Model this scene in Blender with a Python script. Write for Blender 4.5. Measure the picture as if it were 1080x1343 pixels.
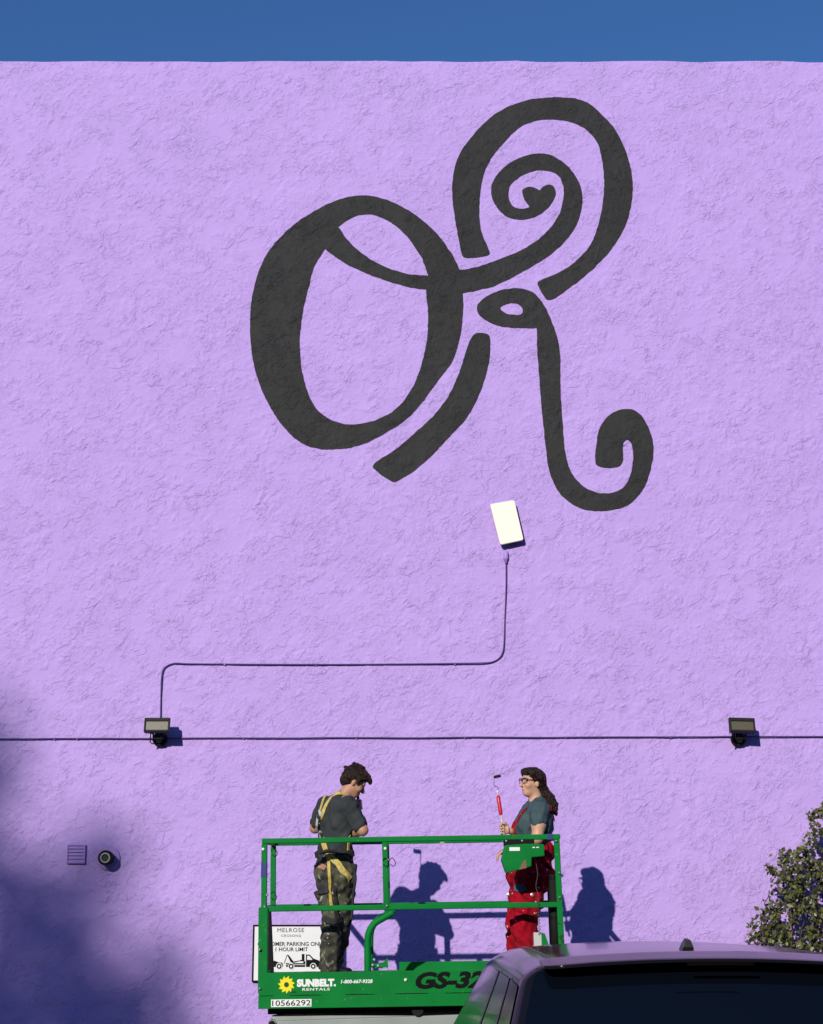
import bpy, bmesh, math, random
import numpy as np
from mathutils import Vector, Matrix
from mathutils.bvhtree import BVHTree

R = math.radians
random.seed(7)
scene = bpy.context.scene
for o in list(bpy.data.objects):
    bpy.data.objects.remove(o, do_unlink=True)
col = scene.collection

# ------------------------------------------------------------------ camera
FOC, CX, CY, HOR = 2000.0, 540.0, 671.5, 1150.0      # pixels of the 1080 x 1343 photograph
TH = math.atan((HOR - CY) / FOC)                      # the camera looks up by about 13.5 degrees
CAMZ = 2.05
cd = bpy.data.cameras.new('Camera')
cd.sensor_fit = 'HORIZONTAL'
cd.sensor_width = 36.0
cd.lens = 36.0 * FOC / 1080.0
cd.clip_start, cd.clip_end = 0.1, 2000
cam = bpy.data.objects.new('Camera', cd)
cam.location = (0, 0, CAMZ)
cam.rotation_euler = (R(90) + TH, 0, 0)
col.objects.link(cam)
scene.camera = cam

# ------------------------------------------------------------------ sky, sun, exposure
SUN = Vector((0.378, 1.0, -0.452)).normalized()       # the way the light travels
el = math.asin(-SUN.z)
rot = math.atan2(-SUN.x, -SUN.y)
world = bpy.data.worlds.new('World')
scene.world = world
world.use_nodes = True
wn = world.node_tree
wn.nodes.clear()
sky = wn.nodes.new('ShaderNodeTexSky')
sky.sky_type = 'NISHITA'
sky.sun_disc = False
sky.sun_elevation = el
sky.sun_rotation = rot
sky.altitude = 300
sky.air_density = 1.0
sky.dust_density = 0.0
sky.ozone_density = 10.0
bg = wn.nodes.new('ShaderNodeBackground')
bg.inputs['Strength'].default_value = 0.112
wo = wn.nodes.new('ShaderNodeOutputWorld')
wn.links.new(sky.outputs[0], bg.inputs[0])
wn.links.new(bg.outputs[0], wo.inputs[0])
sl = bpy.data.lights.new('Sun', 'SUN')
sl.energy = 4.0
sl.angle = R(0.5)
sl.color = (1.0, 0.945, 0.85)
so = bpy.data.objects.new('Sun', sl)
so.rotation_euler = SUN.to_track_quat('-Z', 'Y').to_euler()
so.location = (-20, -40, 40)
col.objects.link(so)
vs = scene.view_settings
vs.view_transform = 'Standard'
vs.look = 'None'
vs.exposure = 0.0
vs.gamma = 1.0
vs.use_curve_mapping = False

# ------------------------------------------------------------------ pixels to places
W = 14.62        # the wall's face
D = 12.40        # the lift's front rail
def ray(px, py):
    dx = (px - CX) / FOC
    dy = (CY - py) / FOC
    return Vector((dx, math.cos(TH) - dy * math.sin(TH), math.sin(TH) + dy * math.cos(TH)))
def P(px, py, Y):
    r = ray(px, py)
    r = r * (Y / r.y)
    return Vector((r.x, Y, r.z + CAMZ))

# ------------------------------------------------------------------ materials
def mat(name, color, rough=0.6, metal=0.0, coat=0.0, var=0.0, vscale=8.0, bump=0.0, bscale=60.0,
        spec=0.5, color2=None, mixscale=6.0, mixlo=0.45, mixhi=0.6, sheen=0.0, emit=None):
    m = bpy.data.materials.new(name)
    m.use_nodes = True
    nt = m.node_tree
    b = nt.nodes['Principled BSDF']
    b.inputs['Base Color'].default_value = (*color, 1)
    b.inputs['Roughness'].default_value = rough
    b.inputs['Metallic'].default_value = metal
    b.inputs['Coat Weight'].default_value = coat
    b.inputs['Coat Roughness'].default_value = 0.05
    b.inputs['Specular IOR Level'].default_value = spec
    b.inputs['Sheen Weight'].default_value = sheen
    tc = nt.nodes.new('ShaderNodeTexCoord')
    src = None
    if color2 is not None:
        n = nt.nodes.new('ShaderNodeTexNoise')
        n.inputs['Scale'].default_value = mixscale
        n.inputs['Detail'].default_value = 5
        nt.links.new(tc.outputs['Object'], n.inputs['Vector'])
        mr = nt.nodes.new('ShaderNodeMapRange')
        mr.inputs[1].default_value, mr.inputs[2].default_value = mixlo, mixhi
        nt.links.new(n.outputs['Fac'], mr.inputs[0])
        mx = nt.nodes.new('ShaderNodeMix')
        mx.data_type = 'RGBA'
        mx.inputs[6].default_value = (*color, 1)
        mx.inputs[7].default_value = (*color2, 1)
        nt.links.new(mr.outputs[0], mx.inputs[0])
        src = mx.outputs[2]
    if var > 0:
        n = nt.nodes.new('ShaderNodeTexNoise')
        n.inputs['Scale'].default_value = vscale
        n.inputs['Detail'].default_value = 6
        nt.links.new(tc.outputs['Object'], n.inputs['Vector'])
        mr = nt.nodes.new('ShaderNodeMapRange')
        mr.inputs[1].default_value, mr.inputs[2].default_value = 0.3, 0.7
        mr.inputs[3].default_value, mr.inputs[4].default_value = 1 - var, 1 + var
        nt.links.new(n.outputs['Fac'], mr.inputs[0])
        hs = nt.nodes.new('ShaderNodeHueSaturation')
        hs.inputs['Color'].default_value = (*color, 1)
        if src is not None:
            nt.links.new(src, hs.inputs['Color'])
        nt.links.new(mr.outputs[0], hs.inputs['Value'])
        src = hs.outputs[0]
    if src is not None:
        nt.links.new(src, b.inputs['Base Color'])
    if bump > 0:
        n = nt.nodes.new('ShaderNodeTexNoise')
        n.inputs['Scale'].default_value = bscale
        n.inputs['Detail'].default_value = 4
        nt.links.new(tc.outputs['Object'], n.inputs['Vector'])
        bp = nt.nodes.new('ShaderNodeBump')
        bp.inputs['Distance'].default_value = bump
        bp.inputs['Strength'].default_value = 1.0
        nt.links.new(n.outputs['Fac'], bp.inputs['Height'])
        nt.links.new(bp.outputs[0], b.inputs['Normal'])
    return m

def splatter(m, color, scale, thr, seed=0.0):
    """paint flecks over whatever colour the material has"""
    nt = m.node_tree
    b = nt.nodes['Principled BSDF']
    tc = nt.nodes.new('ShaderNodeTexCoord')
    mp = nt.nodes.new('ShaderNodeMapping')
    mp.inputs['Location'].default_value = (seed, seed * 2, seed * 3)
    nt.links.new(tc.outputs['Object'], mp.inputs[0])
    n = nt.nodes.new('ShaderNodeTexNoise')
    n.inputs['Scale'].default_value = scale
    n.inputs['Detail'].default_value = 2.5
    nt.links.new(mp.outputs[0], n.inputs['Vector'])
    mr = nt.nodes.new('ShaderNodeMapRange')
    mr.inputs[1].default_value, mr.inputs[2].default_value = thr, thr + 0.03
    nt.links.new(n.outputs['Fac'], mr.inputs[0])
    mx = nt.nodes.new('ShaderNodeMix')
    mx.data_type = 'RGBA'
    mx.inputs[6].default_value = b.inputs['Base Color'].default_value
    mx.inputs[7].default_value = (*color, 1)
    old = b.inputs['Base Color'].links
    if old:
        nt.links.new(old[0].from_socket, mx.inputs[6])
    nt.links.new(mr.outputs[0], mx.inputs[0])
    nt.links.new(mx.outputs[2], b.inputs['Base Color'])
    return m

def wall_paint(name, c1, c2, rough, fine=0.0090, spec=0.2):
    """rolled masonry paint: a slight colour drift and the fine grain of the stucco"""
    m = bpy.data.materials.new(name)
    m.use_nodes = True
    nt = m.node_tree
    L = nt.links
    b = nt.nodes['Principled BSDF']
    b.inputs['Roughness'].default_value = rough
    b.inputs['Specular IOR Level'].default_value = spec
    tc = nt.nodes.new('ShaderNodeTexCoord')
    n = nt.nodes.new('ShaderNodeTexNoise')
    n.inputs['Scale'].default_value = 0.8
    n.inputs['Detail'].default_value = 7
    n.inputs['Roughness'].default_value = 0.62
    L.new(tc.outputs['Object'], n.inputs['Vector'])
    mr = nt.nodes.new('ShaderNodeMapRange')
    mr.inputs[1].default_value, mr.inputs[2].default_value = 0.3, 0.7
    L.new(n.outputs['Fac'], mr.inputs[0])
    mx = nt.nodes.new('ShaderNodeMix')
    mx.data_type = 'RGBA'
    mx.inputs[6].default_value = (*c1, 1)
    mx.inputs[7].default_value = (*c2, 1)
    L.new(mr.outputs[0], mx.inputs[0])
    L.new(mx.outputs[2], b.inputs['Base Color'])
    def noise(scale, detail, rough=0.55, rot=0.0, stretch=1.0, off=0.0, dist=0.0):
        mp = nt.nodes.new('ShaderNodeMapping')
        mp.vector_type = 'TEXTURE'
        mp.inputs['Rotation'].default_value = (0, rot, 0)
        mp.inputs['Scale'].default_value = (stretch, 1, 1)
        mp.inputs['Location'].default_value = (off, off, off)
        L.new(tc.outputs['Object'], mp.inputs[0])
        t = nt.nodes.new('ShaderNodeTexNoise')
        t.inputs['Scale'].default_value = scale
        t.inputs['Detail'].default_value = detail
        t.inputs['Roughness'].default_value = rough
        t.inputs['Distortion'].default_value = dist
        L.new(mp.outputs[0], t.inputs['Vector'])
        return t.outputs['Fac']
    def ramp(v, lo, hi, o0=0.0, o1=1.0):
        r_ = nt.nodes.new('ShaderNodeMapRange')
        r_.inputs[1].default_value, r_.inputs[2].default_value = lo, hi
        r_.inputs[3].default_value, r_.inputs[4].default_value = o0, o1
        L.new(v, r_.inputs[0])
        return r_.outputs[0]
    def op(kind, a_, b_):
        q_ = nt.nodes.new('ShaderNodeMath')
        q_.operation = kind
        for i_, v in enumerate((a_, b_)):
            if isinstance(v, (int, float)): q_.inputs[i_].default_value = v
            else: L.new(v, q_.inputs[i_])
        return q_.outputs[0]
    mskA = ramp(noise(3.6, 4, 0.62), 0.47, 0.60)
    mskB = ramp(noise(4.4, 4, 0.62, off=7.3), 0.47, 0.60)
    mskC = ramp(noise(2.4, 5, 0.66, off=3.1), 0.45, 0.60, 0.0, 1.0)
    # torn edges of thin plaster skins: plateaus with sharp rims
    p1 = op('MULTIPLY', ramp(noise(8.5, 4, 0.62, -0.5, 1.4, 1.0, 0.6), 0.50, 0.53), mskA)
    p2 = op('MULTIPLY', ramp(noise(13.0, 4, 0.62, -0.7, 1.9, 5.0, 0.5), 0.53, 0.56), mskB)
    p3 = op('MULTIPLY', ramp(noise(27.0, 3, 0.6, 0.9, 1.5, 9.0, 0.4), 0.53, 0.57), mskC)
    g1 = op('MULTIPLY', noise(40.0, 5, 0.68, -0.6, 1.35, 2.0), op('ADD', op('MULTIPLY', op('MAXIMUM', mskC, mskB), 0.70), 0.10))
    dr = op('MULTIPLY', ramp(noise(15.0, 2, 0.5, -0.65, 5.0, 4.0), 0.64, 0.69), mskB)
    h_ = op('ADD', op('ADD', op('MULTIPLY', p1, 0.46), op('MULTIPLY', p2, 0.42)), op('ADD', op('MULTIPLY', p3, 0.26), op('MULTIPLY', g1, 1.0)))
    h_ = op('ADD', h_, op('MULTIPLY', dr, 0.45))
    bp = nt.nodes.new('ShaderNodeBump')
    bp.inputs['Distance'].default_value = fine
    bp.inputs['Strength'].default_value = 1.0
    L.new(h_, bp.inputs['Height'])
    L.new(bp.outputs[0], b.inputs['Normal'])
    return m

M = {}
M['lilac'] = wall_paint('lilac_masonry_paint', (0.487, 0.328, 0.725), (0.518, 0.352, 0.76), 0.72, spec=0.22)
M['charcoal'] = wall_paint('charcoal_masonry_paint', (0.030, 0.030, 0.031), (0.038, 0.038, 0.039), 0.65, spec=0.12)
M['lilac_smooth'] = mat('lilac_gloss_paint', (0.40, 0.262, 0.62), 0.6, var=0.05, spec=0.25)
M['cable'] = mat('painted_cable', (0.085, 0.05, 0.16), 0.6, spec=0.2)
M['green'] = mat('green_lift_paint', (0.0, 0.175, 0.028), 0.55, spec=0.12, var=0.12, vscale=5, bump=0.0006, bscale=25)
splatter(M['green'], (0.10, 0.20, 0.11), 26, 0.70, 2.0)
splatter(M['green'], (0.012, 0.06, 0.02), 9, 0.68, 6.0)
M['blackp'] = mat('black_plastic_and_shade', (0.006, 0.006, 0.007), 0.55, spec=0.12)
M['rubber'] = mat('black_rubber', (0.014, 0.014, 0.014), 0.8, spec=0.15)
M['steel'] = mat('zinc_steel', (0.55, 0.55, 0.54), 0.35, metal=1.0)
M['arm'] = mat('grey_arm_paint', (0.27, 0.30, 0.29), 0.5, var=0.12, vscale=3)
M['white'] = mat('white_paint', (0.80, 0.80, 0.79), 0.5)
M['cream'] = mat('cream_plastic', (0.88, 0.86, 0.74), 0.45)
M['signw'] = mat('sign_white', (0.78, 0.78, 0.78), 0.35, var=0.03)
M['ink'] = mat('black_ink', (0.005, 0.005, 0.006), 0.6, spec=0.08)
M['yellow'] = mat('yellow_decal', (0.85, 0.72, 0.0), 0.45)
M['bronze'] = mat('bronze_housing', (0.013, 0.012, 0.013), 0.6, spec=0.2)
M['lens'] = mat('floodlight_lens', (0.085, 0.072, 0.042), 0.4, var=0.15, vscale=90, bump=0.001, bscale=140)
M['blue'] = mat('blue_tape', (0.012, 0.03, 0.16), 0.6)
M['asphalt'] = mat('asphalt', (0.045, 0.045, 0.047), 0.9, var=0.25, vscale=3, bump=0.01, bscale=50)
M['concrete'] = mat('concrete', (0.32, 0.31, 0.29), 0.85, var=0.1)

# ------------------------------------------------------------------ object helpers
def tag(o, label=None, cat=None, group=None, kind=None):
    if label: o['label'] = label
    if cat: o['category'] = cat
    if group: o['group'] = group
    if kind: o['kind'] = kind
    return o
def thing(name, loc, label, cat, group=None, rot=(0, 0, 0)):
    o = bpy.data.objects.new(name, None)
    o.empty_display_size = 0.1
    o.location = loc
    o.rotation_euler = rot
    col.objects.link(o)
    tag(o, label, cat, group)
    bpy.context.view_layer.update()
    return o
def link(name, me, m, parent=None, smooth=False, bevel=0.0):
    o = bpy.data.objects.new(name, me)
    if m is not None:
        me.materials.clear()
        me.materials.append(m)
    col.objects.link(o)
    if smooth:
        me.polygons.foreach_set('use_smooth', [True] * len(me.polygons))
    if bevel > 0:
        b = o.modifiers.new('Bevel', 'BEVEL')
        b.width = bevel
        b.segments = 2
        b.limit_method = 'ANGLE'
        b.angle_limit = R(40)
    if parent is not None:
        root = parent
        o.parent = parent
        # vertices are given in world coordinates: bring them into the space of the parent chain
        mw = Matrix.Identity(4)
        chain = []
        while root is not None:
            chain.append(root)
            root = root.parent
        for c in reversed(chain):
            mw = mw @ Matrix.LocRotScale(c.location, c.rotation_euler, c.scale)
        base = mw.copy()
        if o.get('raw') is None:
            t = chain[-1]
            me.transform(Matrix.Translation(-Vector(t.location)))
    return o

class MB:
    def __init__(self):
        self.v, self.f = [], []
    def add(self, vs, fs):
        n = len(self.v)
        self.v += [tuple(x) for x in vs]
        self.f += [tuple(i + n for i in f) for f in fs]
        return self
    def box(self, c, s, rot=None):
        hx, hy, hz = s[0] / 2, s[1] / 2, s[2] / 2
        vs = [Vector((x, y, z)) for x in (-hx, hx) for y in (-hy, hy) for z in (-hz, hz)]
        if rot is not None:
            vs = [rot @ v for v in vs]
        vs = [v + Vector(c) for v in vs]
        return self.add(vs, [(0, 1, 3, 2), (4, 6, 7, 5), (0, 4, 5, 1), (2, 3, 7, 6), (0, 2, 6, 4), (1, 5, 7, 3)])
    def beam(self, a, b, w, h, up=(0, 0, 1)):
        a, b = Vector(a), Vector(b)
        d = (b - a)
        L = d.length
        d.normalize()
        up = Vector(up)
        s = d.cross(up)
        if s.length < 1e-4:
            s = d.cross(Vector((0, 1, 0)))
        s.normalize()
        u = s.cross(d)
        rot = Matrix((d, s, u)).transposed()
        return self.box((a + b) / 2, (L, w, h), rot)
    def tube(self, pts, r, n=10, cap=True):
        pts = [Vector(p) for p in pts]
        rs = r if isinstance(r, (list, tuple)) else [r] * len(pts)
        vs, fs = [], []
        prev = None
        for i, p in enumerate(pts):
            if i == 0: t = pts[1] - pts[0]
            elif i == len(pts) - 1: t = pts[-1] - pts[-2]
            else: t = (pts[i + 1] - pts[i]).normalized() + (pts[i] - pts[i - 1]).normalized()
            t.normalize()
            if prev is None:
                a = t.cross(Vector((0, 0, 1)))
                if a.length < 1e-3: a = t.cross(Vector((1, 0, 0)))
            else:
                a = prev - t * prev.dot(t)
            a.normalize()
            prev = a
            b = t.cross(a)
            for k in range(n):
                th = 2 * math.pi * k / n
                vs.append(p + (a * math.cos(th) + b * math.sin(th)) * rs[i])
        for i in range(len(pts) - 1):
            for k in range(n):
                fs.append((i * n + k, i * n + (k + 1) % n, (i + 1) * n + (k + 1) % n, (i + 1) * n + k))
        if cap:
            fs.append(tuple(range(n - 1, -1, -1)))
            fs.append(tuple((len(pts) - 1) * n + k for k in range(n)))
        return self.add(vs, fs)
    def prism(self, poly, y0, y1):
        """polygon of (x, z), extruded along y"""
        n = len(poly)
        vs = [(x, y0, z) for x, z in poly] + [(x, y1, z) for x, z in poly]
        fs = [tuple(range(n)), tuple(range(2 * n - 1, n - 1, -1))]
        fs += [(i, i + n, (i + 1) % n + n, (i + 1) % n) for i in range(n)]
        return self.add(vs, fs)
    def lathe(self, prof, c, axis, n=32):
        axis = Vector(axis).normalized()
        a = axis.orthogonal().normalized()
        b = axis.cross(a)
        c = Vector(c)
        m = len(prof)
        vs = []
        for r, h in prof:
            for k in range(n):
                th = 2 * math.pi * k / n
                vs.append(c + axis * h + (a * math.cos(th) + b * math.sin(th)) * r)
        fs = []
        for i in range(m - 1):
            for k in range(n):
                fs.append((i * n + k, i * n + (k + 1) % n, (i + 1) * n + (k + 1) % n, (i + 1) * n + k))
        fs.append(tuple(range(n - 1, -1, -1)))
        fs.append(tuple((m - 1) * n + k for k in range(n)))
        return self.add(vs, fs)
    def build(self, name, m, parent=None, smooth=False, bevel=0.0):
        me = bpy.data.meshes.new(name)
        me.from_pydata(self.v, [], self.f)
        bm = bmesh.new()
        bm.from_mesh(me)
        bmesh.ops.recalc_face_normals(bm, faces=bm.faces)
        bm.to_mesh(me)
        bm.free()
        me.update()
        return link(name, me, m, parent, smooth, bevel)

def smooth_path(pts, k=6):
    """Catmull-Rom through the points"""
    pts = [Vector(p) for p in pts]
    out = []
    for i in range(len(pts) - 1):
        p0 = pts[max(i - 1, 0)]; p1 = pts[i]; p2 = pts[i + 1]; p3 = pts[min(i + 2, len(pts) - 1)]
        for j in range(k):
            t = j / k
            out.append(0.5 * ((2 * p1) + (p2 - p0) * t + (2 * p0 - 5 * p1 + 4 * p2 - p3) * t * t + (3 * p1 - p0 - 3 * p2 + p3) * t ** 3))
    out.append(pts[-1])
    return out

def text_obj(name, body, m, parent, x0, x1, z0, z1, y, depth=0.003, bold=0.0, shear=0.0, spacing=1.0, keep_aspect=False):
    """flat lettering fitted into the rectangle x0..x1, z0..z1 on the plane Y = y, facing -Y"""
    cu = bpy.data.curves.new(name, 'FONT')
    cu.body = body
    cu.size = 1.0
    cu.offset = bold
    cu.shear = shear
    cu.extrude = 0.01
    cu.space_character = spacing
    cu.resolution_u = 3
    t = bpy.data.objects.new(name, cu)
    col.objects.link(t)
    bpy.context.view_layer.update()
    dg = bpy.context.evaluated_depsgraph_get()
    me = bpy.data.meshes.new_from_object(t.evaluated_get(dg))
    bpy.data.objects.remove(t, do_unlink=True)
    bpy.data.curves.remove(cu)
    co = np.empty(len(me.vertices) * 3, 'f')
    me.vertices.foreach_get('co', co)
    co = co.reshape(-1, 3)
    lo, hi = co.min(0), co.max(0)
    u = (co[:, 0] - lo[0]) / (hi[0] - lo[0])
    v = (co[:, 1] - lo[1]) / (hi[1] - lo[1])
    w = (co[:, 2] - lo[2]) / (hi[2] - lo[2])
    out = np.stack([x0 + u * (x1 - x0), y - w * depth, z0 + v * (z1 - z0)], 1).astype('f')
    me.vertices.foreach_set('co', out.ravel())
    me.update()
    me.name = name
    return link(name, me, m, parent)

# =================================================================== THE WALL
GX0, GX1, GZ0, GZ1, GS = -5.4, 5.4, 0.0, P(540, 80.5, W).z, 0.0122
nx = int(round((GX1 - GX0) / GS)) + 1
nz = int(round((GZ1 - GZ0) / GS)) + 1
gx = np.linspace(GX0, GX1, nx)
gz = np.linspace(GZ0, GZ1, nz)
rng = np.random.default_rng(11)
kx = np.fft.fftfreq(nx, gx[1] - gx[0])[:, None]
kz = np.fft.fftfreq(nz, gz[1] - gz[0])[None, :]
def fnoise(wl, ang=0.0, stretch=1.0, width=0.55):
    """band noise of wavelength wl, drawn out along the direction ang"""
    c, s = math.cos(ang), math.sin(ang)
    a = (kx * c + kz * s) * stretch
    b = -kx * s + kz * c
    k = np.sqrt(a * a + b * b) + 1e-9
    H = np.exp(-0.5 * (np.log(k * wl) / width) ** 2)
    f = np.fft.ifft2(np.fft.fft2(rng.standard_normal((nx, nz))) * H).real
    return f / f.std()
def sstep(a, b, x):
    t = np.clip((x - a) / (b - a), 0, 1)
    return t * t * (3 - 2 * t)
Hf = 0.0010 * fnoise(1.3) + 0.0006 * fnoise(0.38)
m1 = sstep(-0.3, 1.0, fnoise(0.75) + 0.5 * fnoise(0.25))
m2 = sstep(-0.2, 1.1, fnoise(0.9) + 0.5 * fnoise(0.3))
m3 = sstep(0.0, 1.0, fnoise(0.55))
base = fnoise(0.20, 0.6, 1.5) + 0.55 * fnoise(0.085)
for i, t in enumerate((-0.7, 0.05, 0.8)):             # skins of plaster laid over one another
    Hf += 0.0019 * sstep(t - 0.07, t + 0.07, base) * (0.15 + m1) * sstep(-0.6, 0.6, fnoise(0.22))
st = fnoise(0.075, 0.65, 3.2)                          # trowel drags
Hf += 0.0017 * sstep(0.7, 1.1, st) * m2
st = fnoise(0.06, 2.5, 3.0)
Hf += 0.0013 * sstep(0.9, 1.3, st) * m3
Hf += 0.00085 * fnoise(0.055) * (0.25 + m2) + 0.0005 * fnoise(0.036) * (0.2 + m1)
pits = sstep(1.9, 2.5, fnoise(0.07))
Hf -= 0.0028 * pits * m1
XX, ZZ = np.meshgrid(gx, gz, indexing='ij')
for zs, a in ((P(540, 288, W).z, 0.0016), (P(540, 345, W).z, 0.0012), (P(540, 700, W).z, 0.0009), (P(540, 560, W).z, 0.0008)):
    wob = 0.012 * np.interp(gx, gx, fnoise(0.8)[:, 0])[:, None]
    Hf -= a * np.exp(-((ZZ - zs - wob) / 0.014) ** 2) * (0.2 + m3)
edge = np.minimum(np.minimum(XX - GX0, GX1 - XX) / 0.25, 1).clip(0, 1)
Hf *= edge

def grid_height(x, z):
    i = min(max(int((x - GX0) / (gx[1] - gx[0])), 0), nx - 1)
    j = min(max(int((z - GZ0) / (gz[1] - gz[0])), 0), nz - 1)
    return float(Hf[i, j])

ground_me = MB().add([(-300, -300, 0), (300, -300, 0), (300, 300, 0), (-300, 300, 0)], [(0, 1, 2, 3)])
tag(ground_me.build('ground', M['asphalt']), kind='structure')

building = thing('painted_building', (0, W, 0), 'lilac painted stucco building with a tall blank wall under blue sky', 'building')
topw = np.zeros(nx)                                     # the parapet is not ruled straight
q = np.linspace(0, 1, nx)
for k in range(1, 26):
    topw += rng.normal() * 0.005 / (0.6 + 0.25 * k) * np.sin(2 * math.pi * k * q + rng.random() * 6.28)
zfac = (ZZ - (GZ1 - 0.4)) / 0.4
Zg = ZZ + np.clip(zfac, 0, 1) * topw[:, None]
co = np.stack([XX, W - Hf, Zg], -1).reshape(-1, 3).astype('f')
ids = np.arange(nx * nz).reshape(nx, nz)
quads = np.stack([ids[:-1, :-1], ids[1:, :-1], ids[1:, 1:], ids[:-1, 1:]], -1).reshape(-1, 4)
# a rounded parapet edge running back from the top row
topv = co.reshape(nx, nz, 3)[:, -1, :]
t1 = topv + np.array([0, 0.012, 0.008], 'f')
t2 = topv + np.array([0, 0.25, 0.006], 'f')
n0 = nx * nz
co = np.concatenate([co, t1, t2])
a = ids[:, -1]
b = n0 + np.arange(nx)
c = n0 + nx + np.arange(nx)
quads = np.concatenate([quads, np.stack([a[:-1], a[1:], b[1:], b[:-1]], -1), np.stack([b[:-1], b[1:], c[1:], c[:-1]], -1)])
def np_mesh(name, co, quads):
    me = bpy.data.meshes.new(name)
    me.vertices.add(len(co))
    me.vertices.foreach_set('co', np.ascontiguousarray(co, dtype='f').ravel())
    me.loops.add(quads.size)
    me.loops.foreach_set('vertex_index', np.ascontiguousarray(quads, dtype='i').ravel())
    me.polygons.add(len(quads))
    me.polygons.foreach_set('loop_start', np.arange(0, quads.size, quads.shape[1], dtype='i'))
    me.update(calc_edges=True)
    me.validate()
    return me
wm = np_mesh('stucco_wall', co, quads)
link('stucco_wall', wm, M['lilac'], building, smooth=True)
ZT = GZ1
for s in (-1, 1):
    mb = MB()
    x0, x1 = (GX0 - 9, GX0) if s < 0 else (GX1, GX1 + 9)
    mb.box(((x0 + x1) / 2, W + 0.15, ZT / 2), (9, 0.3, ZT))
    mb.build('side_wall', M['lilac'], building)
MB().box((0, W + 8.3, ZT / 2 - 0.4), (28.6, 16, ZT - 0.9)).build('building_block', M['concrete'], building)
MB().box((0, W + 0.9, 0.15), (28, 1.2, 0.3)).build('footing', M['concrete'], building)

sky_block = thing('unseen_sky_block', (0, -34, 0), 'added unseen brick building across the parking lot behind the photographer', 'building')  # added out of view: cuts off low sky so the shadows come out darker
blocker = mat('sky_block_brown', (0.10, 0.07, 0.055), 0.85, var=0.2, vscale=1.5)
MB().box((0, -42, 9), (150, 16, 18)).build('wall', blocker, sky_block)
MB().box((0, -42, 18.2), (150.6, 16.6, 0.4)).build('block_cap', M['concrete'], sky_block)
# ---- the painted monogram: outlines read off the photograph, laid on the wall's own relief
def zpts(ox, oy, sc, pts):
    return [(ox + x / sc, oy + y / sc) for x, y in pts]
Z1 = lambda p: zpts(300, 240, 2.7, p)
Z2 = lambda p: zpts(560, 100, 3.375, p)
Z3 = lambda p: zpts(480, 360, 2.7, p)
O_out = Z1([(490,42),(560,58),(620,85),(680,125),(740,180),(785,240),(820,310),(830,375),(832,440),(826,520),(810,590),(790,640),(750,690),(700,760),(650,820),(600,860),(540,895),(480,925),(420,940),(360,945),(310,940),(270,928),(235,905),(190,860),(150,800),(115,730),(90,650),(78,570),(75,490),(80,420),(95,350),(115,290),(145,235),(190,185),(240,140),(310,95),(370,65),(430,47)])
O_in = Z1([(342,235),(342,235),(315,275),(298,310),(285,370),(270,420),(258,490),(252,560),(255,630),(265,690),(285,755),(310,800),(345,830),(390,850),(440,856),(500,847),(555,825),(600,795),(640,745),(670,685),(690,620),(705,540),(707,470),(703,420),(698,378),(698,378),(640,370),(570,350),(500,325),(440,300),(390,270)])
O_up = Z1([(390,155),(390,155),(415,135),(455,115),(500,110),(545,122),(590,150),(630,185),(665,235),(690,275),(705,327),(705,327),(650,325),(580,308),(520,280),(460,240),(420,200)])
SPI = Z2([(100,868),(145,858),(200,850),(270,828),(350,798),(420,770),(490,725),(540,680),(580,625),(600,570),(608,510),(600,470),(585,440),(560,425),(520,415),(470,420),(420,440),(380,470),(362,505),(362,540),(380,575),(410,587),(440,585),(456,579),(456,577),(430,545),(421,520),(425,500),(445,490),(470,490),(490,500),(500,508),(500,507),(510,492),(530,480),(555,480),(568,495),(572,520),(562,550),(540,580),(505,610),(460,630),(410,637),(360,625),(320,595),(295,555),(284,510),(290,470),(315,430),(355,390),(410,360),(460,345),(510,340),(560,350),(610,385),(650,425),(680,480),(691,540),(683,600),(660,670),(610,735),(550,790),(480,835),(400,880),(320,920),(250,945),(160,958),(100,962)])
ARCH = Z2([(160,802),(150,770),(135,690),(120,600),(112,520),(115,450),(128,380),(155,325),(200,265),(250,210),(310,160),(380,125),(450,103),(520,94),(590,92),(660,98),(720,118),(775,170),(825,220),(860,280),(885,340),(905,410),(914,490),(908,560),(890,640),(850,720),(800,790),(740,850),(690,895),(640,930),(590,970),(545,995),(525,985),(505,950),(488,918),(500,905),(560,880),(620,850),(680,800),(720,755),(745,700),(762,650),(775,590),(785,520),(785,450),(778,380),(765,320),(745,275),(710,240),(660,210),(600,195),(540,190),(480,198),(430,215),(390,242),(350,285),(310,330),(275,380),(250,440),(238,510),(233,580),(235,650),(248,705),(270,755),(280,785),(265,795),(220,803),(180,804)])
SLASH = Z3([(383,210),(405,205),(435,212),(442,230),(440,290),(428,350),(405,420),(375,480),(350,520),(310,560),(265,610),(215,660),(160,705),(110,732),(95,734),(60,715),(30,690),(24,678),(40,660),(80,638),(130,600),(180,555),(230,510),(270,465),(305,410),(330,350),(350,290),(365,240)])
LEG = Z3([(393,120),(400,100),(430,75),(475,55),(525,48),(570,52),(600,68),(630,105),(655,155),(675,210),(688,270),(690,340),(690,420),(695,490),(700,560),(705,620),(715,670),(735,715),(770,750),(810,770),(850,777),(890,768),(920,748),(938,710),(946,660),(946,620),(942,600),(930,587),(918,590),(910,605),(912,640),(910,668),(895,682),(860,686),(830,682),(813,670),(813,640),(818,590),(825,550),(845,515),(880,485),(920,475),(955,480),(985,510),(1005,550),(1020,600),(1020,640),(1010,690),(995,740),(970,780),(935,815),(890,832),(830,840),(780,835),(740,820),(700,790),(670,750),(650,700),(640,640),(632,560),(622,470),(615,370),(608,280),(605,192),(605,192),(560,190),(500,188),(460,180),(420,160),(400,140)])
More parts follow.
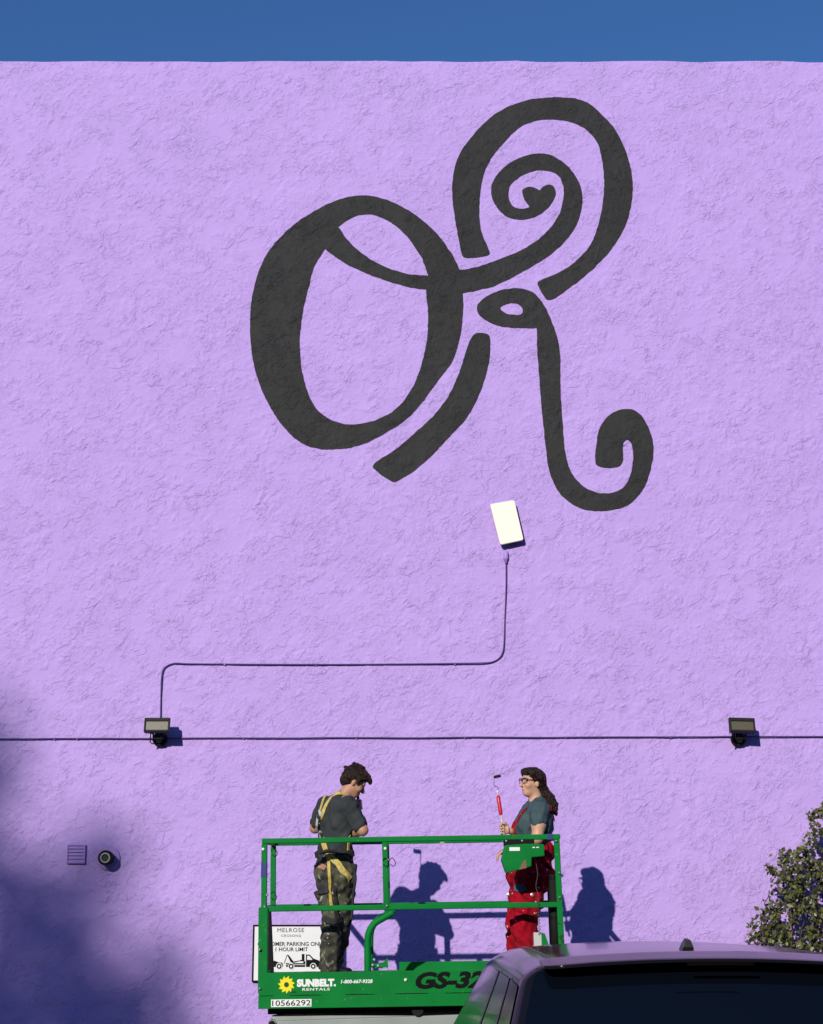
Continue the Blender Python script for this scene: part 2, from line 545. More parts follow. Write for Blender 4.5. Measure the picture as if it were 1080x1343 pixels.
EYE = Z3([(475,120),(490,108),(515,101),(540,105),(555,120),(557,135),(545,143),(515,142),(490,134)])
def wall_poly(pts, k=5):
    """closed Catmull-Rom outline on the wall plane, as (x, z)"""
    p = np.array([(lambda v: (v.x, v.z))(P(x, y, W)) for x, y in pts])
    n = len(p)
    out = []
    for i in range(n):
        p0, p1, p2, p3 = p[i - 1], p[i], p[(i + 1) % n], p[(i + 2) % n]
        for j in range(k):
            t = j / k
            out.append(0.5 * (2 * p1 + (p2 - p0) * t + (2 * p0 - 5 * p1 + 4 * p2 - p3) * t * t + (3 * p1 - p0 - 3 * p2 + p3) * t ** 3))
    out = np.array(out)
    for _ in range(7):
        out = (np.roll(out, 1, 0) + 2 * out + np.roll(out, -1, 0)) / 4
    return out
def sdf_poly(poly, X, Z):
    d = np.full(X.shape, 1e9)
    inside = np.zeros(X.shape, bool)
    n = len(poly)
    for i in range(n):
        ax, az = poly[i]
        bx, bz = poly[(i + 1) % n]
        ex, ez = bx - ax, bz - az
        L2 = ex * ex + ez * ez
        if L2 < 1e-12:
            continue
        t = np.clip(((X - ax) * ex + (Z - az) * ez) / L2, 0, 1)
        d = np.minimum(d, (X - ax - t * ex) ** 2 + (Z - az - t * ez) ** 2)
        cr = ((az > Z) != (bz > Z))
        with np.errstate(divide='ignore', invalid='ignore'):
            xi = ax + (Z - az) * (ex / ez if abs(ez) > 1e-12 else 0)
        inside ^= cr & (X < xi)
    d = np.sqrt(d)
    return np.where(inside, -d, d)
brush = 0.0007 * fnoise(0.05) + 0.0014 * fnoise(0.16)
def painted(name, label, unions, holes):
    pu = [wall_poly(p) for p in unions]
    ph = [wall_poly(p) for p in holes]
    allp = np.concatenate(pu)
    i0 = int((allp[:, 0].min() - 0.05 - GX0) / (gx[1] - gx[0])); i1 = int((allp[:, 0].max() + 0.05 - GX0) / (gx[1] - gx[0])) + 2
    j0 = int((allp[:, 1].min() - 0.05 - GZ0) / (gz[1] - gz[0])); j1 = int((allp[:, 1].max() + 0.05 - GZ0) / (gz[1] - gz[0])) + 2
    X, Z = XX[i0:i1, j0:j1], ZZ[i0:i1, j0:j1]
    S = np.full(X.shape, 1e9)
    for p in pu: S = np.minimum(S, sdf_poly(p, X, Z))
    for p in ph: S = np.maximum(S, -sdf_poly(p, X, Z))
    S = S + brush[i0:i1, j0:j1]
    S = np.where(np.abs(S) < 1e-5, 1e-5, S)
    Y = W - Hf[i0:i1, j0:j1] - 0.003
    verts, faces, vid, eid = [], [], {}, {}
    def V(i, j):
        k = (i, j)
        if k not in vid:
            vid[k] = len(verts)
            verts.append((X[i, j], Y[i, j], Z[i, j]))
        return vid[k]
    def Ed(a, b):
        k = (a, b) if a < b else (b, a)
        if k not in eid:
            sa, sb = S[k[0]], S[k[1]]
            t = sa / (sa - sb)
            eid[k] = len(verts)
            verts.append(tuple((1 - t) * np.array((X[k[0]], Y[k[0]], Z[k[0]])) + t * np.array((X[k[1]], Y[k[1]], Z[k[1]]))))
        return eid[k]
    neg = S < 0
    cnt = neg[:-1, :-1].astype(int) + neg[1:, :-1] + neg[1:, 1:] + neg[:-1, 1:]
    for i, j in np.argwhere(cnt > 0):
        cs = [(i, j), (i + 1, j), (i + 1, j + 1), (i, j + 1)]
        cs = [(int(a), int(b)) for a, b in cs]
        f = []
        for k in range(4):
            a, b = cs[k], cs[(k + 1) % 4]
            if S[a] < 0: f.append(V(*a))
            if (S[a] < 0) != (S[b] < 0): f.append(Ed(a, b))
        if len(f) >= 3: faces.append(f)
    me = bpy.data.meshes.new(name)
    me.from_pydata(verts, [], faces)
    me.update()
    o = link(name, me, M['charcoal'], building, smooth=True)
    o['label'] = label
painted('painted_letter', 'thick charcoal painted ring running into a spiral tail that ends in a heart', [O_out, SPI], [O_in, O_up])
painted('painted_stroke', 'charcoal painted arch curling over the spiral', [ARCH], [])
painted('painted_stroke', 'short slanted charcoal painted stroke under the ring', [SLASH], [])
painted('painted_stroke', 'charcoal painted leg with an eye loop above and a curl at its foot', [LEG], [EYE])

# =================================================================== THINGS ON THE WALL
def wall_pt(px, py, off):
    v = P(px, py, W)
    return Vector((v.x, W - off, v.z))
# white panel
t = thing('antenna_panel', wall_pt(665, 685, 0.0), 'tilted cream white rectangular panel fixed high above the cable end', 'panel')
pc = P(665, 685, W)
cs = [P(643, 661, W - 0.09), P(675, 655.5, W - 0.09), P(687.2, 708, W - 0.09), P(656.5, 714.5, W - 0.09)]
ctr = sum(cs, Vector()) / 4
def round_poly(c, r, n=5):
    out = []
    m = len(c)
    for i in range(m):
        p, a, b = c[i], c[i - 1], c[(i + 1) % m]
        u, w = (a - p).normalized(), (b - p).normalized()
        for k in range(n + 1):
            t_ = k / n
            out.append((p + u * r) * (1 - t_) ** 2 + p * 2 * t_ * (1 - t_) + (p + w * r) * t_ ** 2)
    return out
rp = round_poly([Vector((v.x, v.z)) for v in cs], 0.022)
MB().prism([(v.x, v.y) for v in rp], W - 0.09, W - 0.055).build('panel_cover', M['cream'], t, bevel=0.004)
rp2 = round_poly([Vector((ctr.x + (v.x - ctr.x) * 0.98, ctr.z + (v.z - ctr.z) * 0.98)) for v in cs], 0.02)
MB().prism([(v.x, v.y) for v in rp2], W - 0.053, W - 0.047).build('panel_back', M['blackp'], t)
MB().box((ctr.x, W - 0.02, ctr.z), (0.1, 0.06, 0.14)).build('mounting_bracket', M['bronze'], t, bevel=0.004)

# the cable with its plug and two bends
t = thing('signal_cable', wall_pt(664, 724, 0.0), 'thin purple painted cable stepping down from the white panel to a floodlight', 'cable')
cp = [(664, 738), (664, 762), (663.3, 790), (662.3, 815), (661.3, 843), (659.5, 856), (654.5, 864), (645, 868.8), (632, 870), (600, 870.6), (540, 871.2), (470, 871.8), (400, 872), (330, 871.7), (280, 871.3), (245, 871), (231, 870.3), (222, 872.5), (215.5, 877.5), (212.8, 886), (212, 900), (211.4, 920), (211, 946)]
cpath = []
for i, (x, y) in enumerate(cp):
    cpath.append(wall_pt(x, y, 0.019 + 0.003 * math.sin(i * 1.7)))
MB().tube(smooth_path(cpath, 4), 0.0062, 8).build('cable', M['cable'], t, smooth=True)
p0, p1 = wall_pt(663.5, 723, 0.02), wall_pt(664, 739, 0.02)
dz = (p1 - p0)
MB().tube([p0, p0 + dz * 0.1, p0 + dz * 0.62, p0 + dz * 0.72, p0 + dz * 0.76, p1], [0.012, 0.024, 0.025, 0.022, 0.014, 0.014], 14).build('plug', M['lilac_smooth'], t, smooth=True)
for x, y in ((295, 871.5), (415, 872), (597, 870.8)):
    MB().box(wall_pt(x, y, 0.012), (0.014, 0.024, 0.022)).build('clip', M['lilac_smooth'], t, bevel=0.003)
# long horizontal cable
t = thing('wall_conduit', wall_pt(0, 968, 0.0), 'long straight thin purple conduit running across the wall behind both floodlights', 'conduit')
hp = []
for i in range(60):
    px = -200 + i * 25
    py = 969.3 - 0.0028 * (px + 0) + 0.5 * math.sin(i * 0.9) * random.random()
    hp.append(wall_pt(px, py, 0.021 + 0.002 * random.random()))
MB().tube(hp, 0.0062, 8).build('tube', M['cable'], t, smooth=True)
for px in (72, 102, 320, 468, 610, 742, 880):
    MB().box(wall_pt(px, 969.3 - 0.0028 * px, 0.013), (0.012, 0.026, 0.022)).build('clip', M['lilac_smooth'], t, bevel=0.003)

def floodlight(px, py, label, tilt):
    """px, py: centre of the lamp face"""
    off = 0.23
    c = P(px, py, W - off)
    t = thing('floodlight', (c.x, W, c.z), label, 'floodlight', 'floodlights on the wall')
    rot = Matrix.Rotation(tilt, 3, 'Y') @ Matrix.Rotation(R(-14), 3, 'X')
    def L(x, y, z): return c + rot @ Vector((x, y, z))
    # frame: a shallow tray around the lens
    mb = MB()
    mb.box(L(0, 0.022, 0), (0.235, 0.035, 0.135), rot)
    for s in (-1, 1):
        mb.box(L(s * 0.112, -0.004, 0), (0.014, 0.024, 0.135), rot)
    mb.box(L(0, -0.004, 0.051), (0.208, 0.024, 0.032), rot)
    mb.box(L(0, -0.004, -0.059), (0.208, 0.024, 0.016), rot)
    mb.build('housing', M['bronze'], t, bevel=0.003)
    MB().box(L(0, 0.0, -0.008), (0.206, 0.006, 0.083), rot).build('lens', M['lens'], t)
    for k in range(13):
        MB().box(L(-0.108 + k * 0.018, 0.062, 0.012), (0.004, 0.044, 0.15), rot).build('cooling_fin', M['bronze'], t)
    mb = MB()
    for s in (-1, 1):
        mb.beam(L(s * 0.045, 0.07, -0.03), c + Vector((s * 0.045, 0.10, -0.115)), 0.012, 0.03)
    mb.beam(c + Vector((-0.05, 0.10, -0.115)), c + Vector((0.05, 0.10, -0.115)), 0.03, 0.012)
    mb.build('bracket', M['bronze'], t, bevel=0.002)
    MB().tube([c + Vector((0, 0.10, -0.115)), c + Vector((0, 0.15, -0.125)), c + Vector((0, 0.20, -0.11))], [0.024, 0.03, 0.036], 12).build('knuckle', M['bronze'], t, smooth=True)
    MB().lathe([(0.07, 0.0), (0.07, 0.04), (0.055, 0.05), (0.03, 0.054)], (c.x, W - 0.0, c.z - 0.115), (0, -1, 0)).build('mounting_plate', M['bronze'], t, smooth=False)
    MB().tube(smooth_path([L(-0.06, 0.06, -0.05), c + Vector((-0.075, 0.11, -0.15)), c + Vector((-0.03, 0.17, -0.16)), c + Vector((0.0, 0.20, -0.12))], 6), 0.005, 6).build('power_lead', M['blackp'], t, smooth=True)
floodlight(206, 951, 'small black finned floodlight at the foot of the stepped cable', R(0))
floodlight(974, 951, 'small black finned floodlight high on the bare wall above the ivy', R(1.5))

# louvred vent
c = wall_pt(100.5, 1120.5, 0.0)
t = thing('louvre_vent', c, 'square lilac louvred vent cover beside the round vent pipe', 'vent')
mb = MB()
for s in (-1, 1):
    mb.box((c.x + s * 0.079, W - 0.012, c.z), (0.014, 0.04, 0.172))
    mb.box((c.x, W - 0.012, c.z + s * 0.081), (0.144, 0.04, 0.010))
mb.box((c.x, W - 0.003, c.z), (0.144, 0.02, 0.152))
mb.build('frame', M['lilac_smooth'], t, bevel=0.003)
for k in range(5):
    MB().box((c.x, W - 0.022, c.z - 0.062 + k * 0.031), (0.142, 0.005, 0.031), Matrix.Rotation(R(-32), 3, 'X')).build('louvre', M['lilac_smooth'], t)
# round vent pipe
c = wall_pt(142, 1125.5, 0.0)
t = thing('vent_pipe', c, 'round vent pipe with dark open end on a lilac wall flange', 'vent pipe')
MB().lathe([(0.112, -0.01), (0.112, 0.016), (0.106, 0.022), (0.096, 0.024), (0.06, 0.026)], c, (0, -1, 0), 40).build('flange', M['lilac_smooth'], t, smooth=False)
e = c + Vector((-0.005, -0.14, 0.0))
MB().lathe([(0.062, 0.02), (0.062, 0.10), (0.068, 0.101), (0.068, 0.14), (0.064, 0.144), (0.047, 0.144), (0.046, 0.09), (0.0, 0.089)][:8], c, (0, -1, 0), 36).build('pipe', M['blackp'], t, smooth=False)
MB().lathe([(0.047, 0.12), (0.047, 0.150), (0.043, 0.152), (0.036, 0.152), (0.036, 0.125)], c, (0, -1, 0), 36).build('collar', mat('dull_tin', (0.42, 0.41, 0.38), 0.5, metal=0.4), t, smooth=False)
MB().lathe([(0.0365, 0.120), (0.0365, 0.140)], c, (0, -1, 0), 24).build('pipe_screen', mat('dark_screen', (0.035, 0.035, 0.036), 0.7, var=0.3, vscale=60), t)

# parking sign
a, b = P(332.5, 1213, W), P(432, 1288, W)
sx0, sx1, sz1, sz0 = a.x, b.x, a.z, b.z
t = thing('parking_sign', ((sx0 + sx1) / 2, W, sz0), 'white parking notice with black border and tow truck on the wall behind the lift', 'sign')
YS = W - 0.03
MB().box(((sx0 + sx1) / 2, YS + 0.008, (sz0 + sz1) / 2), (sx1 - sx0 - 0.02, 0.012, sz1 - sz0 - 0.02)).build('sign_board', M['signw'], t)
mb = MB()
bw = 0.014
for s in (0, 1):
    mb.box(((sx0 + sx1) / 2, YS + 0.006, sz0 + bw / 2 if s == 0 else sz1 - bw / 2), (sx1 - sx0, 0.02, bw))
    mb.box((sx0 + bw / 2 if s == 0 else sx1 - bw / 2, YS + 0.006, (sz0 + sz1) / 2), (bw, 0.02, sz1 - sz0 - 2 * bw))
mb.build('sign_frame', M['ink'], t)
def sxz(px, py):
    v = P(px, py, YS)
    return v.x, v.z
def sign_text(body, x0, x1, y0, y1, **k):
    (ax, az), (bx, bz) = sxz(x0, y1), sxz(x1, y0)
    text_obj('lettering', body, M['ink'], t, ax, bx, az, bz, YS + 0.002, 0.002, **k)
sign_text('MELROSE', 364, 399, 1217.6, 1222.8, spacing=1.1)
sign_text('CROSSING', 369, 395, 1226, 1229, spacing=1.2)
sign_text('CUSTOMER PARKING ONLY', 338, 426.5, 1235.6, 1241, bold=0.015)
sign_text('1 HOUR LIMIT', 361.5, 404, 1242.8, 1248, bold=0.015)
mb = MB()
def sp(pts, y0=YS + 0.002, y1=YS): mb.prism([sxz(x, y) for x, y in pts], y0, y1)
sp([(375, 1263.5), (398, 1263.5), (398, 1261), (400.5, 1261), (400.5, 1265), (400.5, 1268.5), (375.5, 1268.5)])
sp([(401.5, 1252), (406.5, 1252.4), (411.5, 1257.5), (418.5, 1260), (420.5, 1263), (420.5, 1268.5), (401.5, 1268.5)])
sp([(396, 1251.5), (399.5, 1251.5), (399.5, 1261), (393, 1261), (384, 1263.4), (382, 1262), (393, 1260), (396, 1259)])
sp([(376.8, 1252.5), (379, 1253), (386, 1262.5), (381.5, 1262.5)])
sp([(376.5, 1252.5), (377.4, 1252.5), (373.2, 1264), (372.4, 1264)])
sp([(352, 1260), (361, 1260.5), (365, 1262.3), (370.5, 1263), (371.5, 1266), (371, 1268.5), (352, 1268.5)])
mb.build('tow_truck_symbol', M['ink'], t)
mb = MB()
sp([(403, 1253.8), (406, 1254), (409.8, 1258.4), (409.8, 1259.2), (403, 1259.2)], YS - 0.0005, YS - 0.002)
sp([(375.5, 1265.2), (400, 1265.2), (400, 1265.9), (375.5, 1265.9)], YS - 0.0005, YS - 0.002)
def disc(px, py, r, y0, y1):
    x, z = sxz(px, py)
    s = r / 142.0
    mb.prism([(x + s * math.cos(k * math.pi / 10), z + s * math.sin(k * math.pi / 10)) for k in range(20)], y0, y1)
for wx in (366.3, 382, 411): disc(wx, 1267.6, 4.2, YS - 0.0005, YS - 0.002)
mb.build('symbol_cutout', M['signw'], t)
for wx in (366.3, 382, 411):
    mb = MB()
    disc(wx, 1267.6, 3.2, YS - 0.0025, YS - 0.004)
    mb.build('symbol_wheel', M['ink'], t)
for wx in (366.3, 382, 411):
    mb = MB()
    disc(wx, 1267.6, 1.5, YS - 0.0045, YS - 0.006)
    mb.build('symbol_hub', M['signw'], t)

# =================================================================== SCISSOR LIFT
def LX(px, Y=D): return P(px, 1200, Y).x
def LZ(py): return P(540, py, D).z
LW = 0.80
XL, XR = LX(346.5), LX(735.5)
TILT = R(-0.85)
lift = thing('scissor_lift', ((XL + XR) / 2 + 0.02, D + LW / 2, 0), 'green scissor lift work platform with white lettering and two painters aboard', 'scissor lift', rot=(0, TILT, 0))
zdeck = LZ(1290)
zt, zm = LZ(1100.5), LZ(1189.5)
zb1, zb2, zb3 = LZ(1272.5), LZ(1303.2), LZ(1319.5)
rt = 0.042
YF, YR = D, D + LW
# deck and skirts
MB().box(((XL + XR) / 2, D + LW / 2, zdeck - 0.03), (XR - XL + 0.02, LW - 0.02, 0.05)).build('deck', mat('deck_plate', (0.10, 0.105, 0.10), 0.6, metal=0.2, var=0.2, vscale=12, bump=0.002, bscale=70), lift)
xs0, xs1 = LX(341), LX(741)
for nm, Y, ztop in (('f', YF - 0.035, zb1), ('r', YR + 0.035, zb1 - 0.045)):
    MB().box(((xs0 + xs1) / 2, Y, (ztop + zb2) / 2), (xs1 - xs0, 0.03, ztop - zb2 - 0.004)).build('toe_board', M['green'], lift, bevel=0.004)
    MB().box(((xs0 + xs1) / 2, Y + (-0.012 if nm == 'f' else 0.012), (zb2 + zb3) / 2), (xs1 - xs0, 0.05, zb2 - zb3)).build('side_beam', M['green'], lift, bevel=0.004)
# seam lips between board and beam
for k in range(11):
    x = xs0 + 0.12 + k * (xs1 - xs0 - 0.2) / 11
    MB().box((x + 0.06, YF - 0.055, zb2 + 0.002), (0.13 + 0.03 * (k % 3), 0.012, 0.008)).build('seam_lip', M['blackp'] if k % 2 else M['green'], lift)
for s, x in ((-1, xs0 + 0.012), (1, xs1 - 0.012)):
    MB().box((x, D + LW / 2, (zb1 + zb3) / 2 - 0.01), (0.02, LW + 0.02, zb1 - zb3 - 0.04)).build('end_plate', M['green'], lift, bevel=0.003)
# extension deck rear board, standing a little higher and lit
MB().box((LX(630), YR + 0.005, zb1 - 0.018), (LX(738) - LX(522), 0.02, 0.075)).build('extension_board', M['green'], lift, bevel=0.003)
# rails
def rail(name, a, b, w=rt, h=rt): return MB().beam(a, b, w, h).build(name, M['green'], lift, bevel=0.008)
for Y in (YF, YR):
    rail('top_rail', (XL - 0.02, Y, zt), (XR + 0.02, Y, zt))
    rail('mid_rail', (XL - 0.02, Y, zm), (XR + 0.02, Y, zm))
for X in (XL, XR):
    rail('end_rail', (X, YF + 0.022, zt + 0.001), (X, YR - 0.022, zt + 0.001))
    rail('end_rail', (X, YF + 0.022, zm + 0.001), (X, YR - 0.022, zm + 0.001))
def post(px, y0, y1, Y, w=0.045, px2=None):
    z0, z1 = LZ(y0), LZ(y1)
    return MB().beam((LX(px), Y, z0), (LX(px2 or px), Y, z1), w, w, (0, 1, 0)).build('post', M['green'], lift, bevel=0.006)
for Y in (YF, YR):
    post(346.5, 1187, 1104, Y)
    post(507, 1187, 1104, Y, 0.045, 506)
    post(735.5, 1272, 1104, Y, 0.045, 734)
    if Y == YF: post(346, 1300, 1187, Y, 0.075)
    else: MB().beam(P(354.4, 1276, Y), P(351.9, 1190, Y), 0.052, 0.045, (0, 1, 0)).build('post', M['blackp'], lift, bevel=0.006)  # rear-left lower post: its shade is put into the black colour
# bent tube at the start of the sliding extension
for Y in (YF - 0.004, YR + 0.004):
    bp_ = smooth_path([Vector((LX(482), Y, LZ(1276))), Vector((LX(482), Y, LZ(1250))), Vector((LX(482.3), Y, LZ(1232))), Vector((LX(485), Y, LZ(1220))), Vector((LX(492), Y, LZ(1210))), Vector((LX(503), Y, LZ(1203.5))), Vector((LX(516), Y, LZ(1196)))], 5)
    MB().tube(bp_, 0.027, 12).build('extension_tube', M['green'], lift, smooth=True)
MB().box((LX(495), YF - 0.03, LZ(1266)), (0.085, 0.03, 0.035)).build('latch_block', M['green'], lift, bevel=0.004)
MB().prism([(LX(497), LZ(1268)), (LX(509), LZ(1268)), (LX(508), LZ(1255)), (LX(503), LZ(1261)), (LX(497), LZ(1262))], YF - 0.06, YF - 0.045).build('latch_handle', M['green'], lift)
for px, py in ((489, 1265), (496, 1266), (491, 1258)):
    MB().lathe([(0.012, 0), (0.012, 0.015), (0.006, 0.018)], (LX(px), YF - 0.045, LZ(py)), (0, -1, 0), 10).build('bolt', M['steel'], lift)
# pins and bolts on the posts
for px, py in ((345, 1111), (350.5, 1171), (347.5, 1186), (342, 1242), (342.5, 1293), (506.5, 1112.5), (510, 1127.5), (508, 1187.5), (733, 1106), (735, 1180), (531, 1284.5), (735.5, 1148)):
    MB().lathe([(0.0115, 0), (0.0115, 0.01), (0.006, 0.014)], (LX(px), YF - 0.022 - (0.03 if py > 1190 else 0), LZ(py)), (0, -1, 0), 10).build('bolt', M['white'] if py in (1284.5, 1111, 1112.5) else M['steel'], lift)
for px, py in ((356, 1113), (355.5, 1170), (512, 1128), (503, 1128)):
    pts = [Vector((LX(px), YF - 0.03, LZ(py))), Vector((LX(px + 4), YF - 0.035, LZ(py - 3))), Vector((LX(px + 8), YF - 0.035, LZ(py + 4))), Vector((LX(px + 5), YF - 0.035, LZ(py + 8))), Vector((LX(px + 1), YF - 0.03, LZ(py + 5)))]
    MB().tube(smooth_path(pts, 4), 0.003, 5).build('pin_lanyard', M['blackp'], lift)
for px, w in ((729, 0.06), ):
    MB().box((LX(725), YF, zt), (0.045, rt + 0.006, rt + 0.006)).build('blue_tape', M['blue'], lift, bevel=0.004)
MB().beam((LX(346.2), YF, LZ(1148)), (LX(346.5), YF, LZ(1128)), 0.048, 0.048, (0, 1, 0)).build('blue_tape', M['blue'], lift, bevel=0.004)
MB().box((LX(582), YF, zt - 0.034), (0.035, 0.012, 0.028)).build('rail_clip', M['steel'], lift)
# control box on the front rail
def lp(pts): return [(LX(x), LZ(y)) for x, y in pts]
MB().prism(lp([(664, 1111), (690, 1109.5), (715, 1110.5), (715, 1126), (698, 1127.5), (697.5, 1139), (664, 1147.5), (658.5, 1130)]), YF - 0.17, YF - 0.03).build('control_box', M['green'], lift, bevel=0.008)
MB().box((LX(683), YF - 0.06, LZ(1107.5)), (LX(704) - LX(664), 0.10, 0.05)).build('control_panel', M['blackp'], lift, bevel=0.005)
MB().box((LX(676), YF - 0.172, LZ(1116.2)), (0.082, 0.004, 0.028)).build('control_label', M['white'], lift)
for px in (701, 706):
    MB().box((LX(px), YF - 0.172, LZ(1114.5)), (0.02, 0.004, 0.008)).build('control_label', M['white'], lift)
MB().prism(lp([(681, 1143), (687, 1132), (690, 1130), (691, 1140.8)]), YF - 0.173, YF - 0.171).build('worn_patch', mat('worn_primer', (0.20, 0.10, 0.06), 0.8, var=0.2), lift)
for px in (666, 687):
    MB().lathe([(0.009, 0), (0.009, 0.008), (0.005, 0.01)], (LX(px), YF - 0.11, LZ(1105.5)), (0, -1, 0), 10).build('bolt', M['steel'], lift)
hx = smooth_path([Vector((LX(703), YF - 0.05, LZ(1126))), Vector((LX(705), YF - 0.06, LZ(1136))), Vector((LX(706.5), YF - 0.05, LZ(1150))), Vector((LX(704), YF - 0.04, LZ(1165))), Vector((LX(707), YF - 0.04, LZ(1176)))], 5)
for k in range(70):
    u = k / 69
    hx.append(Vector((LX(706.5) + 0.010 * math.cos(k * 1.05), YF - 0.04 + 0.010 * math.sin(k * 1.05), LZ(1180 + 48 * u))))
MB().tube(hx, 0.0024, 5).build('coiled_cord', mat('grey_cord', (0.10, 0.085, 0.08), 0.6, spec=0.2), lift, smooth=True)
# outlet box and gusset at the right end, manual tube
MB().box((LX(704.5), YF + 0.02, LZ(1237)), (0.06, 0.07, 0.13)).build('outlet_box', mat('grey_box', (0.5, 0.5, 0.48), 0.5), lift, bevel=0.004)
MB().prism(lp([(710, 1226), (714, 1227), (721, 1249), (710, 1249)]), YF - 0.01, YF + 0.01).build('gusset', M['green'], lift)
MB().tube([(LX(729), YF + 0.10, LZ(1150)), (LX(729), YF + 0.10, LZ(1262))], 0.034, 16).build('manual_tube', M['rubber'], lift, smooth=True)
for py in (1152, 1196, 1205, 1258):
    MB().tube([(LX(729), YF + 0.10, LZ(py)), (LX(729), YF + 0.10, LZ(py + 4))], 0.038, 16).build('tube_band', M['blackp'], lift, smooth=False)
# decals on the toe board
YD = YF - 0.0505
def decal(body, m, x0, x1, y0, y1, Y=YD, name='lettering', **k):
    text_obj(name, body, m, lift, LX(x0), LX(x1), LZ(y1), LZ(y0), Y, 0.002, **k)
decal('SUNBELT.', M['white'], 390.5, 441, 1281.6, 1291.8, bold=0.065)
decal('RENTALS', M['white'], 397.5, 433, 1293.4, 1296.8, bold=0.02, spacing=1.15)
decal('1-800-667-9328', M['white'], 447.5, 488.5, 1283.2, 1288.2, bold=0.03, shear=0.15)
decal('GS-3232', M['ink'], 544, 669, 1274.5, 1297, bold=0.05, shear=0.28)
pl = MB().box((LX(383.6), YF - 0.0385 - 0.0345, LZ(1312.3)), (LX(409.5) - LX(357.5), 0.004, LZ(1307.4) - LZ(1317.2))).build('number_plate', M['white'], lift)
decal('10566292', M['ink'], 359, 408.5, 1308.5, 1315.8, Y=YF - 0.0755, bold=0.004)
x0, z0 = LX(377), LZ(1288.5)
ro, ri = 0.0665, 0.044
sun = []
for k in range(11):
    a0 = 2 * math.pi * k / 11
    sun.append((x0 + ri * math.cos(a0), z0 + ri * math.sin(a0)))
    a1 = a0 + 2 * math.pi / 11 * 0.25
    sun.append((x0 + ro * math.cos(a1), z0 + ro * math.sin(a1)))
    a2 = a0 + 2 * math.pi / 11 * 0.95
    sun.append((x0 + (ri + 0.004) * math.cos(a2), z0 + (ri + 0.004) * math.sin(a2)))
MB().prism(sun, YD, YD - 0.002).build('sun_logo', M['yellow'], lift)
MB().prism([(x0 + 0.019 * math.cos(k * math.pi / 12), z0 + 0.019 * math.sin(k * math.pi / 12)) for k in range(24)], YD - 0.0025, YD - 0.004).build('sun_logo_centre', mat('dark_green_ink', (0.0, 0.045, 0.012), 0.5), lift)
# folded scissor stack
zs = [0.44, 0.60, 0.76, 0.92, LZ(1331) - 0.05]
for Y, sg in ((YF + 0.05, 1), (YR - 0.05, -1)):
    for k in range(4):
        a, b = zs[k], zs[k + 1]
        MB().beam((XL + 0.06, Y, a), (XR - 0.10, Y, b), 0.045, 0.11).build('scissor_arm', M['arm'], lift, bevel=0.006)
        MB().beam((XL + 0.06, Y + sg * 0.055, b), (XR - 0.10, Y + sg * 0.055, a), 0.045, 0.11).build('scissor_arm', M['arm'], lift, bevel=0.006)
MB().box(((XL + XR) / 2, D + LW / 2, zb3 - 0.028), (XR - XL - 0.06, LW - 0.10, 0.045)).build('slide_frame', M['blackp'], lift)
for k in range(5):
    for px in (357.5, 724):
        MB().tube([(LX(px), YF + 0.005, zs[k]), (LX(px), YR - 0.005, zs[k])], 0.03, 14).build('pivot_pin', M['steel'], lift, smooth=False)
        MB().lathe([(0.024, 0), (0.024, 0.03), (0.012, 0.034)], (LX(px), YF + 0.022, zs[k]), (0, -1, 0), 14).build('pin_cap', M['blackp'], lift)
MB().lathe([(0.045, 0), (0.045, 0.03)], (LX(546), YF + 0.03, LZ(1325)), (0, -1, 0), 20).build('hose_grommet', M['rubber'], lift)
MB().box(((XL + XR) / 2, D + LW / 2, 0.30), (XR - XL + 0.04, LW - 0.12, 0.24)).build('chassis', mat('chassis_paint', (0.06, 0.065, 0.06), 0.5), lift, bevel=0.02)
for X in (XL + 0.30, XR - 0.30):
    for Y, sg in ((YF + 0.05, -1), (YR - 0.05, 1)):
        w_ = MB().lathe([(0.10, 0), (0.155, 0.0), (0.16, 0.015), (0.16, 0.085), (0.155, 0.10), (0.10, 0.10)], (X, Y - sg * 0.05, 0.158), (0, sg, 0), 28).build('wheel', M['rubber'], lift)
        MB().lathe([(0.098, 0.085), (0.09, 0.104), (0.03, 0.106)], (X, Y - sg * 0.05, 0.158), (0, sg, 0), 24).build('rim', M['white'], w_)

lift.location.x += 0.026

